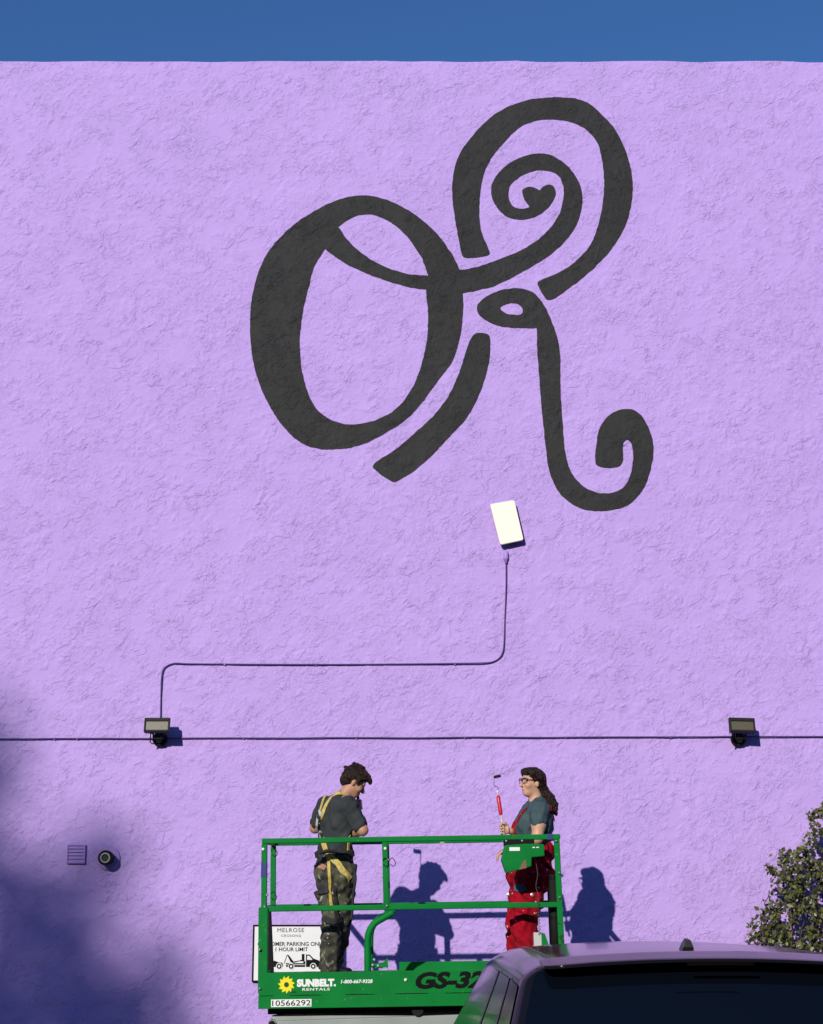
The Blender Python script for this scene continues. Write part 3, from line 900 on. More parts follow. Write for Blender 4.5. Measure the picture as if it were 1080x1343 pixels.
# =================================================================== FIGURES: signed distance fields, skinned as one surface
def rotm(f, u):
    f = np.array(f, float); f /= np.linalg.norm(f)
    u = np.array(u, float); u = u - f * u.dot(f); u /= np.linalg.norm(u)
    s = np.cross(u, f)          # left side
    return np.stack([f, s, u])  # rows: forward, left, up
class SDF:
    def __init__(self, h):
        self.h, self.p = h, []
    def cone(self, a, ra, b, rb, k=0.02):
        self.p.append(('c', np.array(a, float), ra, np.array(b, float), rb, k)); return self
    def chain(self, pts, k=0.02):
        for (a, ra), (b, rb) in zip(pts[:-1], pts[1:]): self.cone(a, ra, b, rb, k)
        return self
    def ell(self, c, r, fr=None, k=0.02):
        self.p.append(('e', np.array(c, float), np.array(r, float), np.eye(3) if fr is None else fr, None, k)); return self
    def cutz(self, z, keep_above=True):
        self.p.append(('z', z, keep_above, None, None, 0)); return self
    def mesh(self, name, wr=0.0, wl=0.12, seed=1):
        h = self.h
        lo, hi = np.full(3, 1e9), np.full(3, -1e9)
        for q in self.p:
            if q[0] == 'c':
                for c, r in ((q[1], q[2]), (q[3], q[4])):
                    lo = np.minimum(lo, c - r); hi = np.maximum(hi, c + r)
            elif q[0] == 'e':
                r = q[2].max(); lo = np.minimum(lo, q[1] - r); hi = np.maximum(hi, q[1] + r)
        lo -= 0.05; hi += 0.05
        n = np.ceil((hi - lo) / h).astype(int) + 1
        ax = [lo[i] + h * np.arange(n[i]) for i in range(3)]
        Dm = np.full(n, 0.3, 'f')
        for q in self.p:
            if q[0] == 'z': continue
            k = q[5]
            if q[0] == 'c':
                bl = np.minimum(q[1] - q[2], q[3] - q[4]); bh = np.maximum(q[1] + q[2], q[3] + q[4])
            else:
                r = q[2].max(); bl = q[1] - r; bh = q[1] + r
            m = 0.03 + k
            i0 = np.clip(((bl - m - lo) / h).astype(int), 0, n); i1 = np.clip(((bh + m - lo) / h).astype(int) + 2, 0, n)
            sl_ = tuple(slice(a, b) for a, b in zip(i0, i1))
            X, Y, Z = np.meshgrid(ax[0][sl_[0]], ax[1][sl_[1]], ax[2][sl_[2]], indexing='ij')
            if q[0] == 'c':
                a, b = q[1], q[3]
                ab = b - a
                t = np.clip(((X - a[0]) * ab[0] + (Y - a[1]) * ab[1] + (Z - a[2]) * ab[2]) / max(ab.dot(ab), 1e-12), 0, 1)
                d = np.sqrt((X - a[0] - t * ab[0]) ** 2 + (Y - a[1] - t * ab[1]) ** 2 + (Z - a[2] - t * ab[2]) ** 2) - (q[2] + t * (q[4] - q[2]))
            else:
                c, r, fr = q[1], q[2], q[3]
                dx, dy, dz_ = X - c[0], Y - c[1], Z - c[2]
                l = [(fr[i, 0] * dx + fr[i, 1] * dy + fr[i, 2] * dz_) for i in range(3)]
                k0 = np.sqrt(sum((l[i] / r[i]) ** 2 for i in range(3))) + 1e-9
                k1 = np.sqrt(sum((l[i] / r[i] ** 2) ** 2 for i in range(3))) + 1e-9
                d = k0 * (k0 - 1) / k1
            o = Dm[sl_]
            if k > 0:
                hh = np.clip(0.5 + 0.5 * (o - d) / k, 0, 1)
                Dm[sl_] = o * (1 - hh) + d * hh - k * hh * (1 - hh)
            else:
                Dm[sl_] = np.minimum(o, d)
        if wr > 0:
            rg = np.random.default_rng(seed)
            X, Y, Z = np.meshgrid(*ax, indexing='ij')
            nse = np.zeros(n, 'f')
            for i in range(9):
                kv = rg.normal(size=3); kv /= np.linalg.norm(kv); kv *= 2 * math.pi / (wl * rg.uniform(0.5, 1.3))
                nse += np.sin(X * kv[0] + Y * kv[1] + Z * kv[2] + rg.uniform(0, 6.28)).astype('f')
            Dm -= (wr * nse / 3).astype('f')
        for q in self.p:
            if q[0] == 'z':
                zz = ax[2][None, None, :]
                Dm = np.maximum(Dm, (q[1] - zz) if q[2] else (zz - q[1]))
        ins = Dm < 0
        C = [ins[a:n[0] - 1 + a, b:n[1] - 1 + b, c:n[2] - 1 + c] for a in (0, 1) for b in (0, 1) for c in (0, 1)]
        sm = sum(c.astype('i1') for c in C)
        cells = np.argwhere((sm > 0) & (sm < 8))
        offs = np.array([(a, b, c) for a in (0, 1) for b in (0, 1) for c in (0, 1)])
        vals = np.stack([Dm[cells[:, 0] + o[0], cells[:, 1] + o[1], cells[:, 2] + o[2]] for o in offs], 1)
        acc = np.zeros((len(cells), 3)); cnt = np.zeros(len(cells))
        for i in range(8):
            for j in range(i + 1, 8):
                if abs(offs[i] - offs[j]).sum() != 1: continue
                ch = (vals[:, i] < 0) != (vals[:, j] < 0)
                t = np.where(ch, vals[:, i] / np.where(ch, vals[:, i] - vals[:, j], 1), 0)
                acc += np.where(ch[:, None], offs[i] + t[:, None] * (offs[j] - offs[i]), 0)
                cnt += ch
        vtx = lo + (cells + acc / cnt[:, None]) * h
        idx = np.full(n - 1, -1, 'i')
        idx[cells[:, 0], cells[:, 1], cells[:, 2]] = np.arange(len(cells))
        fl = []
        for axn in range(3):
            b_, c_ = [(1, 2), (2, 0), (0, 1)][axn]
            s0 = [slice(1, n[i] - 1) for i in range(3)]; s1 = list(s0)
            s0[axn] = slice(0, n[axn] - 1); s1[axn] = slice(1, n[axn])
            A, B = ins[tuple(s0)], ins[tuple(s1)]
            e = np.argwhere(A != B)
            if len(e) == 0: continue
            a_in = A[e[:, 0], e[:, 1], e[:, 2]]
            ee = e + 1
            ee[:, axn] -= 1
            def cell(db, dc):
                q_ = ee.copy(); q_[:, b_] += db; q_[:, c_] += dc
                return idx[q_[:, 0], q_[:, 1], q_[:, 2]]
            qd = np.stack([cell(-1, -1), cell(0, -1), cell(0, 0), cell(-1, 0)], 1)
            qd = np.where(a_in[:, None], qd, qd[:, ::-1])
            fl.append(qd)
        qd = np.concatenate(fl)
        qd = qd[(qd >= 0).all(1)]
        return np_mesh(name, vtx, qd), vtx, qd
    def build(self, name, m, parent, wr=0.0, wl=0.12, seed=1):
        me, v, q = self.mesh(name, wr, wl, seed)
        self.verts = v
        self.bvh = BVHTree.FromPolygons([tuple(x) for x in v], [tuple(int(i) for i in f) for f in q])
        return link(name, me, m, parent, smooth=True)

def N(v): return np.array(v, float)
def grip(s, pt, axis, frm, rp, k=0.006):
    """five fingers closed round a rod; frm points from the rod to the palm"""
    axis = N(axis) / np.linalg.norm(N(axis)); frm = N(frm); frm = frm - axis * frm.dot(axis); frm /= np.linalg.norm(frm)
    sd = np.cross(axis, frm)
    pt = N(pt)
    def at(ang, off, rr): return pt + axis * off + (frm * math.cos(ang) + sd * math.sin(ang)) * rr
    s.ell(pt + frm * (rp + 0.022), (0.018, 0.034, 0.042), np.stack([frm, sd, axis]), 0.015)
    for i, (off, ln) in enumerate(((0.033, 0.92), (0.011, 1.0), (-0.011, 0.97), (-0.032, 0.85))):
        seq = [(at(R(40), off, rp + 0.016), 0.0100), (at(R(100), off, rp + 0.012), 0.0095), (at(R(100 + 65 * ln), off, rp + 0.010), 0.0088), (at(R(100 + 120 * ln), off, rp + 0.009), 0.0078)]
        s.chain(seq, k)
    s.chain([(at(R(-30), 0.030, rp + 0.024), 0.013), (at(R(-75), 0.045, rp + 0.016), 0.011), (at(R(-125), 0.048, rp + 0.011), 0.0092)], k)
def open_hand(s, wrist, fwd, up, side, curl=0.3):
    fr = rotm(fwd, up)
    f, l, u = fr
    w = N(wrist)
    s.ell(w + f * 0.048, (0.052, 0.040, 0.016), fr, 0.012)
    for i, (off, ln) in enumerate(((0.030, 0.070), (0.010, 0.080), (-0.010, 0.075), (-0.029, 0.060))):
        p = w + f * 0.09 + l * off * 1.0
        a = 0.15 + curl
        p1 = p + (f * math.cos(a) - u * math.sin(a)) * ln * 0.5
        a += curl
        p2 = p1 + (f * math.cos(a) - u * math.sin(a)) * ln * 0.32
        a += curl
        p3 = p2 + (f * math.cos(a) - u * math.sin(a)) * ln * 0.25
        s.chain([(p, 0.0100), (p1, 0.0092), (p2, 0.0086), (p3, 0.0076)], 0.005)
    s.chain([(w + f * 0.025 + l * side * 0.028, 0.014), (w + f * 0.060 + l * side * 0.056 - u * 0.01, 0.0115), (w + f * 0.085 + l * side * 0.060 - u * 0.02, 0.0092)], 0.006)

def head(s, H, f, u, sc=1.0, female=False):
    fr = rotm(f, u); F, L_, U = fr
    H = N(H)
    q = lambda a, b, c: H + (F * a + L_ * b + U * c) * sc
    r = lambda *v: tuple(x * sc for x in v)
    s.ell(q(-0.008, 0, 0.030), r(0.096, 0.074, 0.088), fr, 0.0)
    s.ell(q(0.024, 0, -0.035), r(0.068, 0.058, 0.072), fr, 0.025)
    s.ell(q(0.055, 0, -0.088), r(0.030, 0.032, 0.024), fr, 0.03)          # chin
    s.ell(q(0.078, 0, 0.032), r(0.016, 0.050, 0.012), fr, 0.02)           # brow
    for sd in (-1, 1):
        s.ell(q(0.062, sd * 0.040, -0.022), r(0.024, 0.022, 0.022), fr, 0.02)  # cheeks
        s.ell(q(-0.008, sd * 0.073, -0.008), r(0.018, 0.009, 0.030), fr, 0.006)  # ears
        s.ell(q(-0.012, sd * 0.077, 0.000), r(0.012, 0.006, 0.016), fr, 0.004)
    s.chain([(q(0.086, 0, 0.016), 0.008 * sc), (q(0.114, 0, -0.020), 0.0115 * sc)], 0.012)
    s.ell(q(0.106, 0, -0.028), r(0.013, 0.016, 0.009), fr, 0.008)
    s.ell(q(0.090, 0, -0.053), r(0.011, 0.022, 0.007), fr, 0.006)         # lips
    s.ell(q(0.084, 0, -0.062), r(0.009, 0.019, 0.006), fr, 0.006)
    return q, r, fr

skin_m = mat('skin_tan', (0.46, 0.235, 0.145), 0.55, var=0.10, vscale=14, bump=0.0008, bscale=160)
skin_w = mat('skin_fair', (0.56, 0.31, 0.205), 0.52, var=0.08, vscale=14, bump=0.0008, bscale=160)
hair_m = mat('brown_hair', (0.017, 0.008, 0.005), 0.6, var=0.5, vscale=40, bump=0.006, bscale=120, spec=0.25)
hair_w = mat('dark_hair', (0.013, 0.006, 0.005), 0.55, var=0.5, vscale=40, bump=0.006, bscale=120, spec=0.25)
tee_m = mat('charcoal_tee', (0.040, 0.045, 0.048), 0.95, var=0.2, vscale=10, bump=0.004, bscale=22, spec=0.1)
tee_w = mat('slate_tee', (0.055, 0.088, 0.100), 0.95, var=0.15, vscale=10, bump=0.004, bscale=22, spec=0.1)
work = mat('work_trousers', (0.030, 0.032, 0.027), 0.9, color2=(0.085, 0.085, 0.050), mixscale=9, mixlo=0.48, mixhi=0.62, var=0.3, vscale=25, bump=0.004, bscale=22)
splatter(work, (0.50, 0.50, 0.44), 34, 0.665, 3.0)
splatter(work, (0.22, 0.20, 0.13), 20, 0.64, 9.0)
red = mat('red_overalls', (0.33, 0.004, 0.016), 0.9, color2=(0.24, 0.004, 0.012), mixscale=7, var=0.2, vscale=20, bump=0.005, bscale=18, spec=0.1)
splatter(red, (0.72, 0.60, 0.58), 30, 0.69, 1.0)
splatter(red, (0.60, 0.45, 0.42), 55, 0.74, 5.0)
boot = mat('work_boot', (0.022, 0.024, 0.027), 0.7, var=0.3, vscale=20, bump=0.003, bscale=40)
strap_y = mat('yellow_webbing', (0.55, 0.40, 0.07), 0.8, color2=(0.46, 0.38, 0.16), mixscale=25, var=0.3, vscale=30, bump=0.001, bscale=200)
strap_k = mat('black_webbing', (0.014, 0.014, 0.015), 0.75, bump=0.001, bscale=200)
pad = mat('pale_harness_plate', (0.52, 0.51, 0.45), 0.6, color2=(0.02, 0.02, 0.02), mixscale=22, mixlo=0.5, mixhi=0.54)

def deck_z(x): return zdeck - 0.003 - (x - lift.location.x) * math.sin(TILT) - 0.002

def ribbon(name, pix, bvh, m, parent, w=0.045, th=0.006, lift_=0.004, ext=0.0):
    """a strap laid over a body: the pixels give directions, the body gives the distance"""
    pts, nrm = [], []
    o = Vector((0, 0, CAMZ))
    path = smooth_path([Vector((x, y, 0)) for x, y in pix], 8)
    for p in path:
        d = ray(p.x, p.y).normalized()
        hit = bvh.ray_cast(o, d)
        if hit[0] is None: continue
        pts.append(hit[0]); nrm.append(hit[1] if hit[1].dot(d) < 0 else -hit[1])
    if len(pts) < 2: return None
    # even out the distances so that the strap bridges hollows
    for _ in range(3):
        pts = [pts[0]] + [(pts[i - 1] + pts[i] * 2 + pts[i + 1]) / 4 for i in range(1, len(pts) - 1)] + [pts[-1]]
        nrm = [nrm[0]] + [(nrm[i - 1] + nrm[i] * 2 + nrm[i + 1]).normalized() for i in range(1, len(nrm) - 1)] + [nrm[-1]]
    vs, fs = [], []
    for i, p in enumerate(pts):
        t_ = (pts[min(i + 1, len(pts) - 1)] - pts[max(i - 1, 0)]).normalized()
        n_ = nrm[i] - t_ * nrm[i].dot(t_); n_.normalize()
        s_ = t_.cross(n_)
        c_ = p + n_ * (lift_ + th / 2)
        for a, b in ((-1, -1), (1, -1), (1, 1), (-1, 1)):
            vs.append(c_ + s_ * (a * w / 2) + n_ * (b * th / 2))
    for i in range(len(pts) - 1):
        for k in range(4):
            fs.append((i * 4 + k, i * 4 + (k + 1) % 4, i * 4 + 4 + (k + 1) % 4, i * 4 + 4 + k))
    fs += [(3, 2, 1, 0), tuple(len(vs) - 4 + k for k in range(4))]
    return MB().add(vs, fs).build(name, m, parent)

def strands(name, sdf, flow, n, m, parent, ln, seed, keep=None):
    """locks of hair lying on the hair mass, combed along flow(p)"""
    rg = random.Random(seed)
    vs_ = sdf.verts
    mb = MB()
    for _ in range(n):
        p = Vector(vs_[rg.randrange(len(vs_))])
        pts = []
        for k in range(5):
            hit = sdf.bvh.find_nearest(p)
            q_, nr = hit[0], hit[1]
            pts.append(q_ + nr * (0.001 + 0.0015 * k * rg.random()))
            d = Vector(flow(p)) + Vector((rg.gauss(0, .35), rg.gauss(0, .35), rg.gauss(0, .35)))
            d = d - nr * d.dot(nr) * 0.8
            if d.length < 1e-4: break
            p = q_ + d.normalized() * ln * rg.uniform(0.15, 0.3)
        if len(pts) > 2:
            mb.tube(pts, [0.0034 * (1 - 0.75 * i / (len(pts) - 1)) for i in range(len(pts))], 4)
    o = mb.build(name, m, parent, smooth=True)
    o['kind'] = 'stuff'
    return o
# ------------------------------------------------------------------ the man
YM = 12.82
def A(px, py, dy=0.0): return N(P(px, py, YM + dy))
feetx = P(433, 1270, YM).x
man = thing('person', (feetx, YM, deck_z(feetx)), 'person in grey tee and yellow harness bowing the head, hand raised to the chin', 'person')
fm = N((math.cos(R(42)), math.sin(R(42)), 0)); lm = N((-fm[1], fm[0], 0)); up = N((0, 0, 1))
frm_ = np.stack([fm, lm, up])
sol = deck_z(feetx)
hipL, hipR = A(431, 1146, 0.07), A(448, 1146, -0.06)
kneL, kneR = A(435.5, 1206, 0.02), A(450, 1204, -0.02)
ankL = A(431, 1262, 0.05); ankL[2] = sol + 0.10
ankR = A(437, 1262, 0.30); ankR[2] = sol + 0.10
kneR = A(449, 1205, 0.10)
shL, shR = A(428, 1057, 0.13), A(457.5, 1058, -0.11)
elL, elR = A(413.5, 1086, 0.20), A(476, 1089, -0.16)
neck, chest, waist, pelv = A(446, 1050, 0.01), A(442, 1078, 0.01), A(440, 1112, 0.0), A(440, 1140, 0.0)
hf = N((math.cos(R(12)) * math.cos(R(33)), math.sin(R(12)) * math.cos(R(33)), -math.sin(R(33))))
HD = A(464, 1026.5, 0.04)
# his roller, held upright on the wall side; its shadow on the wall tells where it is
roll_top = P(549, 1117, W) - SUN * (1.43 / SUN.y)
hand_pt = N(P(470.5, 1056, roll_top.y - 0.08))
rax = N(roll_top) - hand_pt; rax /= np.linalg.norm(rax)
wrL = hand_pt - N((0.055, 0.035, 0.02))
wrR = A(452, 1094, 0.16)
S = SDF(0.0055)
S.ell(chest, (0.105, 0.165, 0.20), frm_, 0.04).ell(waist, (0.10, 0.145, 0.16), frm_, 0.05).ell(pelv, (0.115, 0.155, 0.12), frm_, 0.05)
S.cone(shL, 0.060, shR, 0.060, 0.05)
S.cone(neck - N((0, 0, 0.03)), 0.062, HD - hf * 0.035 - up * 0.05, 0.054, 0.04)
qm, rm_, hfr = head(S, HD, hf, up)
for sh, e_, w_ in ((shL, elL, wrL), (shR, elR, wrR)):
    S.chain([(sh, 0.058), (sh * 0.5 + e_ * 0.5, 0.052), (e_, 0.043)], 0.03)
    S.chain([(e_, 0.043), (e_ * 0.65 + w_ * 0.35, 0.044), (w_, 0.028)], 0.02)
for hp_, k_, an in ((hipL, kneL, ankL), (hipR, kneR, ankR)):
    S.chain([(hp_, 0.082), (k_, 0.055)], 0.04).chain([(k_, 0.054), (k_ * 0.65 + an * 0.35, 0.055), (an, 0.038)], 0.02)
    S.cone(an - N((0, 0, 0.04)), 0.036, an + fm * 0.12 - N((0, 0, 0.065)), 0.028, 0.02)
grip(S, hand_pt, rax, N(wrL) - hand_pt, 0.014)
open_hand(S, wrR, N((-0.5, 0.85, 0.1)), up, 1, 0.35)
S.build('body', skin_m, man)
for sd in (-1, 1):
    MB().lathe([(0.001, -0.012), (0.008, -0.009), (0.012, 0), (0.008, 0.009), (0.001, 0.012)], qm(0.070, sd * 0.034, 0.012), tuple(hf), 12).build('eye', mat('eye_dark', (0.03, 0.02, 0.015), 0.2), man, smooth=True)
# tee
S = SDF(0.006)
S.ell(chest, (0.122, 0.182, 0.205), frm_, 0.04).ell(waist, (0.122, 0.165, 0.17), frm_, 0.05)
S.cone(shL, 0.073, shR, 0.073, 0.05)
S.cone(neck + N((0, 0, -0.045)), 0.082, neck + N((0.012, 0.005, 0.015)), 0.067, 0.03)
for sh, e_ in ((shL, elL), (shR, elR)):
    S.chain([(sh, 0.074), (sh * 0.25 + e_ * 0.75, 0.066)], 0.025)
S.cutz(P(440, 1121, YM).z, True)
S.build('tee_shirt', tee_m, man, 0.0065, 0.10, 3)
tee_bvh = S.bvh
# trousers
S = SDF(0.006)
S.ell(pelv, (0.135, 0.172, 0.13), frm_, 0.04).ell(A(440, 1122, 0), (0.125, 0.165, 0.09), frm_, 0.03)
S.ell(A(424, 1143, 0.03), (0.07, 0.07, 0.085), frm_, 0.05)
for hp_, k_, an, g in ((hipL, kneL, ankL, 0.0), (hipR, kneR, ankR, 0.004)):
    S.chain([(hp_, 0.108), (hp_ * 0.5 + k_ * 0.5, 0.094), (k_, 0.076)], 0.03)
    S.chain([(k_, 0.075), (k_ * 0.6 + an * 0.4, 0.080 + g), (an + N((0, 0, 0.03)), 0.070), (an - N((0, 0, 0.01)), 0.064)], 0.02)
S.cutz(P(440, 1116, YM).z, False)
S.build('work_trousers', work, man, 0.008, 0.09, 5)
tr_bvh = S.bvh
# boots
for an in (ankL, ankR):
    S = SDF(0.006)
    S.cone(an + N((0, 0, 0.03)), 0.052, an - N((0, 0, 0.05)), 0.05, 0.02)
    S.chain([(an - fm * 0.035 - N((0, 0, 0.05)), 0.048), (an + fm * 0.08 - N((0, 0, 0.048)), 0.05), (an + fm * 0.16 - N((0, 0, 0.055)), 0.042)], 0.02)
    S.cutz(sol + 0.0, True)
    S.build('boot', boot, man)
# hair: a ruffled cap with a forelock
S = SDF(0.006)
S.ell(qm(-0.020, 0, 0.052), (0.098, 0.086, 0.086), hfr, 0.0)
S.ell(qm(-0.062, 0, 0.000), (0.052, 0.076, 0.068), hfr, 0.03)
S.ell(qm(0.050, 0, 0.094), (0.050, 0.060, 0.032), hfr, 0.03)
rg = random.Random(5)
for i in range(34):
    a_, b_ = rg.uniform(0, 6.28), rg.uniform(-0.2, 1.5)
    d_ = (math.cos(a_) * math.cos(b_) * 0.103 - 0.025, math.sin(a_) * math.cos(b_) * 0.088, math.sin(b_) * 0.092 + 0.05)
    if d_[0] > 0.045 and d_[2] < 0.08: continue
    e_ = (d_[0] + rg.uniform(-0.01, 0.03), d_[1] * 1.05, d_[2] + rg.uniform(-0.03, 0.012))
    S.chain([(qm(*d_), 0.014), (qm(*e_), 0.007)], 0.008)
for b_ in (-0.03, 0.0, 0.03):
    S.chain([(qm(0.055, b_, 0.106), 0.022), (qm(0.098, b_, 0.090), 0.014), (qm(0.122, b_ * 1.1, 0.070), 0.007)], 0.012)
for sd in (-1, 1):
    S.chain([(qm(0.022, sd * 0.078, 0.045), 0.018), (qm(0.018, sd * 0.079, 0.000), 0.009)], 0.01)
S.build('hair', hair_m, man, 0.003, 0.035, 9)
crown_m = Vector(qm(-0.06, 0, 0.12))
strands('hair_locks', S, lambda p: (p - crown_m).normalized() + Vector((0, 0, -0.4)), 700, mat('brown_locks', (0.030, 0.014, 0.008), 0.5, var=0.5, vscale=60, spec=0.3), man, 0.05, 31)
# harness
ribbon('harness_strap', [(452.5, 1042), (444, 1041), (437, 1045), (431, 1052), (426, 1062), (422.5, 1074)], tee_bvh, strap_y, man, 0.032)
ribbon('harness_strap', [(429.5, 1041.5), (426, 1047), (423, 1056), (420, 1066)], tee_bvh, strap_y, man, 0.024)
ribbon('harness_strap', [(422, 1062), (419.5, 1073), (418, 1085), (421, 1095), (424, 1104)], tee_bvh, pad, man, 0.050, 0.012)
ribbon('harness_strap', [(424, 1100), (427, 1112), (430.5, 1119)], tee_bvh, strap_y, man, 0.045)
ribbon('harness_strap', [(458, 1096), (456.5, 1106), (456, 1117)], tee_bvh, strap_y, man, 0.026)
ribbon('harness_belt', [(415, 1122), (424, 1117), (440, 1116), (455, 1117.5), (464, 1120)], tr_bvh, strap_k, man, 0.050, 0.008, 0.006)
ribbon('harness_leg_strap', [(431, 1119), (433, 1135), (434, 1155), (435, 1175), (436.5, 1192)], tr_bvh, strap_y, man, 0.030, 0.006, 0.010)
ribbon('harness_leg_strap', [(434, 1122), (442, 1132), (451, 1143), (458, 1153)], tr_bvh, strap_y, man, 0.048, 0.008, 0.010)
ribbon('harness_leg_strap', [(441, 1163), (440, 1180), (441, 1200), (444, 1212)], tr_bvh, strap_k, man, 0.030, 0.008, 0.006)
ribbon('knee_strap', [(428, 1206), (434, 1208), (441, 1208), (447, 1205)], tr_bvh, strap_k, man, 0.045, 0.010, 0.004)
ribbon('thigh_strap', [(420, 1171), (427, 1168), (434, 1166)], tr_bvh, strap_k, man, 0.055, 0.014, 0.004)
MB().box(A(417.5, 1172.5, 0.06), (0.060, 0.05, 0.055), Matrix.Rotation(R(-25), 3, 'Y')).build('tool_pouch', strap_k, man, bevel=0.006)
MB().box(A(463, 1146, -0.08), (0.055, 0.08, 0.16), Matrix.Rotation(R(8), 3, 'Y')).build('hip_pouch', strap_k, man, bevel=0.012)
ribbon('torn_patch', [(418.5, 1135), (423, 1136.5), (427, 1138.5)], tr_bvh, skin_m, man, 0.042, 0.003, 0.001)
lan = smooth_path([Vector(A(464, 1140, -0.12)), Vector(A(466.5, 1152, -0.16)), Vector(A(463.5, 1175, -0.15)), Vector(A(462, 1198, -0.14)), Vector(A(459, 1211, -0.14)), Vector(A(453, 1217, -0.12)), Vector(A(447, 1213, -0.10))], 6)
MB().tube(lan, 0.012, 8).build('lanyard', strap_k, man, smooth=True)

# his roller
hp0 = Vector(hand_pt)
rx = Vector(rax)
rl = thing('paint_roller', hp0 - rx * 0.08, 'small paint roller held upright beside the bowed head, black on a dark handle', 'paint roller')
up_l = (roll_top - hp0).length
MB().tube([hp0 - rx * 0.09, hp0 - rx * 0.08, hp0 + rx * 0.06, hp0 + rx * 0.10], [0.010, 0.014, 0.013, 0.009], 12).build('handle', M['blackp'], rl, smooth=True)
MB().tube([hp0 + rx * 0.09, hp0 + rx * (up_l - 0.13)], 0.012, 10).build('extension_rod', M['rubber'], rl, smooth=True)
w0 = hp0 + rx * (up_l - 0.14)
MB().tube(smooth_path([w0, w0 + rx * 0.07 + Vector((0.006, 0, 0)), roll_top + Vector((0.022, 0, -0.03)), roll_top + Vector((0.024, 0, 0)), roll_top + Vector((0.0, 0, 0.002))], 5), 0.0045, 6).build('wire_frame', M['steel'], rl, smooth=True)
MB().lathe([(0.012, -0.032), (0.019, -0.030), (0.019, 0.030), (0.012, 0.032)], roll_top - Vector((0.010, 0, 0)), (1, 0, -0.15), 16).build('roller_sleeve', M['rubber'], rl, smooth=False)

# ------------------------------------------------------------------ the woman
YW_ = 12.84
def B(px, py, dy=0.0): return N(P(px, py, YW_ + dy))
wx = P(690, 1270, YW_).x
wom = thing('person', (wx, YW_, deck_z(wx)), 'person in red overalls and glasses holding a paint roller beside the control box', 'person')
fw = N((-math.cos(R(16)), -math.sin(R(16)), 0)); lw = N((-fw[1], fw[0], 0))
frw = np.stack([fw, lw, up])
sol = deck_z(wx)
neck, chest, waist, pelv = B(706, 1053), B(703, 1080), B(698, 1116), B(694, 1147)
shL, shR = B(708.5, 1063, -0.165), B(699, 1063, 0.155)
elL, elR = B(705, 1100, -0.215), B(690, 1102, 0.17)
pole0, pole1 = P(661.5, 1096, YW_ - 0.06), P(653.3, 1042, YW_ - 0.02)
pax = (pole1 - pole0).normalized()
hpt = N(P(660.3, 1088, YW_ - 0.055))
wrR = hpt + N((0.062, 0.03, -0.012))
wrL = B(672, 1113, -0.25)
hipL, hipR = B(696, 1152, -0.10), B(692, 1152, 0.09)
kneL, kneR = B(688, 1212, -0.10), B(682, 1212, 0.10)
ankL, ankR = B(694, 1270, -0.10), B(680, 1270, 0.10)
ankL[2] = ankR[2] = sol + 0.10
hfw = N((-math.cos(R(25)) * 0.995, -math.sin(R(25)) * 0.995, 0.03))
HW = B(698.5, 1027.5, -0.01)
S = SDF(0.0055)
S.ell(chest, (0.12, 0.17, 0.19), frw, 0.04).ell(waist, (0.13, 0.16, 0.16), frw, 0.05).ell(pelv, (0.15, 0.175, 0.13), frw, 0.05)
S.cone(shL, 0.055, shR, 0.055, 0.05)
S.cone(neck - N((0, 0, 0.04)), 0.060, HW - hfw * 0.012 - up * 0.06, 0.052, 0.035)
qw, rw_, hfr = head(S, HW, hfw, N((-0.02, 0, 1)), 0.97, True)
for sh, e_, w_ in ((shL, elL, wrL), (shR, elR, wrR)):
    S.chain([(sh, 0.056), (sh * 0.5 + e_ * 0.5, 0.056), (e_, 0.045)], 0.03)
    S.chain([(e_, 0.045), (e_ * 0.65 + w_ * 0.35, 0.042), (w_, 0.026)], 0.02)
for hp_, k_, an in ((hipL, kneL, ankL), (hipR, kneR, ankR)):
    S.chain([(hp_, 0.09), (k_, 0.062)], 0.04).chain([(k_, 0.06), (k_ * 0.65 + an * 0.35, 0.06), (an, 0.04)], 0.02)
    S.cone(an - N((0, 0, 0.04)), 0.036, an + fw * 0.12 - N((0, 0, 0.065)), 0.028, 0.02)
grip(S, hpt, pax, N(wrR) - hpt, 0.011)
open_hand(S, wrL, N((-0.9, -0.1, -0.25)), N((-0.25, 0, 1)), -1, 0.35)
S.build('body', skin_w, wom)
S = SDF(0.006)
S.ell(chest, (0.138, 0.186, 0.195), frw, 0.04).ell(waist, (0.15, 0.178, 0.17), frw, 0.05)
S.ell(B(688, 1084, -0.07), (0.072, 0.08, 0.085), frw, 0.05).ell(B(684, 1084, 0.09), (0.072, 0.08, 0.085), frw, 0.05)
S.cone(shL, 0.070, shR, 0.070, 0.05)
S.cone(neck + N((0.0, 0, -0.05)), 0.085, neck + N((0.0, 0, 0.0)), 0.068, 0.03)
for sh, e_ in ((shL, elL), (shR, elR)):
    S.chain([(sh, 0.074), (sh * 0.58 + e_ * 0.42, 0.072)], 0.025)
S.build('tee_shirt', tee_w, wom, 0.006, 0.10, 13)
tee_bvh = S.bvh
S = SDF(0.006)
S.ell(pelv, (0.185, 0.20, 0.15), frw, 0.04).ell(B(699, 1118), (0.172, 0.192, 0.14), frw, 0.05)
S.ell(B(708, 1150), (0.12, 0.17, 0.12), frw, 0.05)
for hp_, k_, an in ((hipL, kneL, ankL), (hipR, kneR, ankR)):
    S.chain([(hp_, 0.135), (hp_ * 0.5 + k_ * 0.5, 0.122), (k_, 0.108)], 0.03)
    S.chain([(k_, 0.106), (k_ * 0.5 + an * 0.5, 0.100), (an + N((0, 0, 0.02)), 0.088)], 0.02)
S.cutz(P(700, 1101, YW_).z, False)
S.build('overall_trousers', red, wom, 0.009, 0.11, 15)
ov_bvh = S.bvh
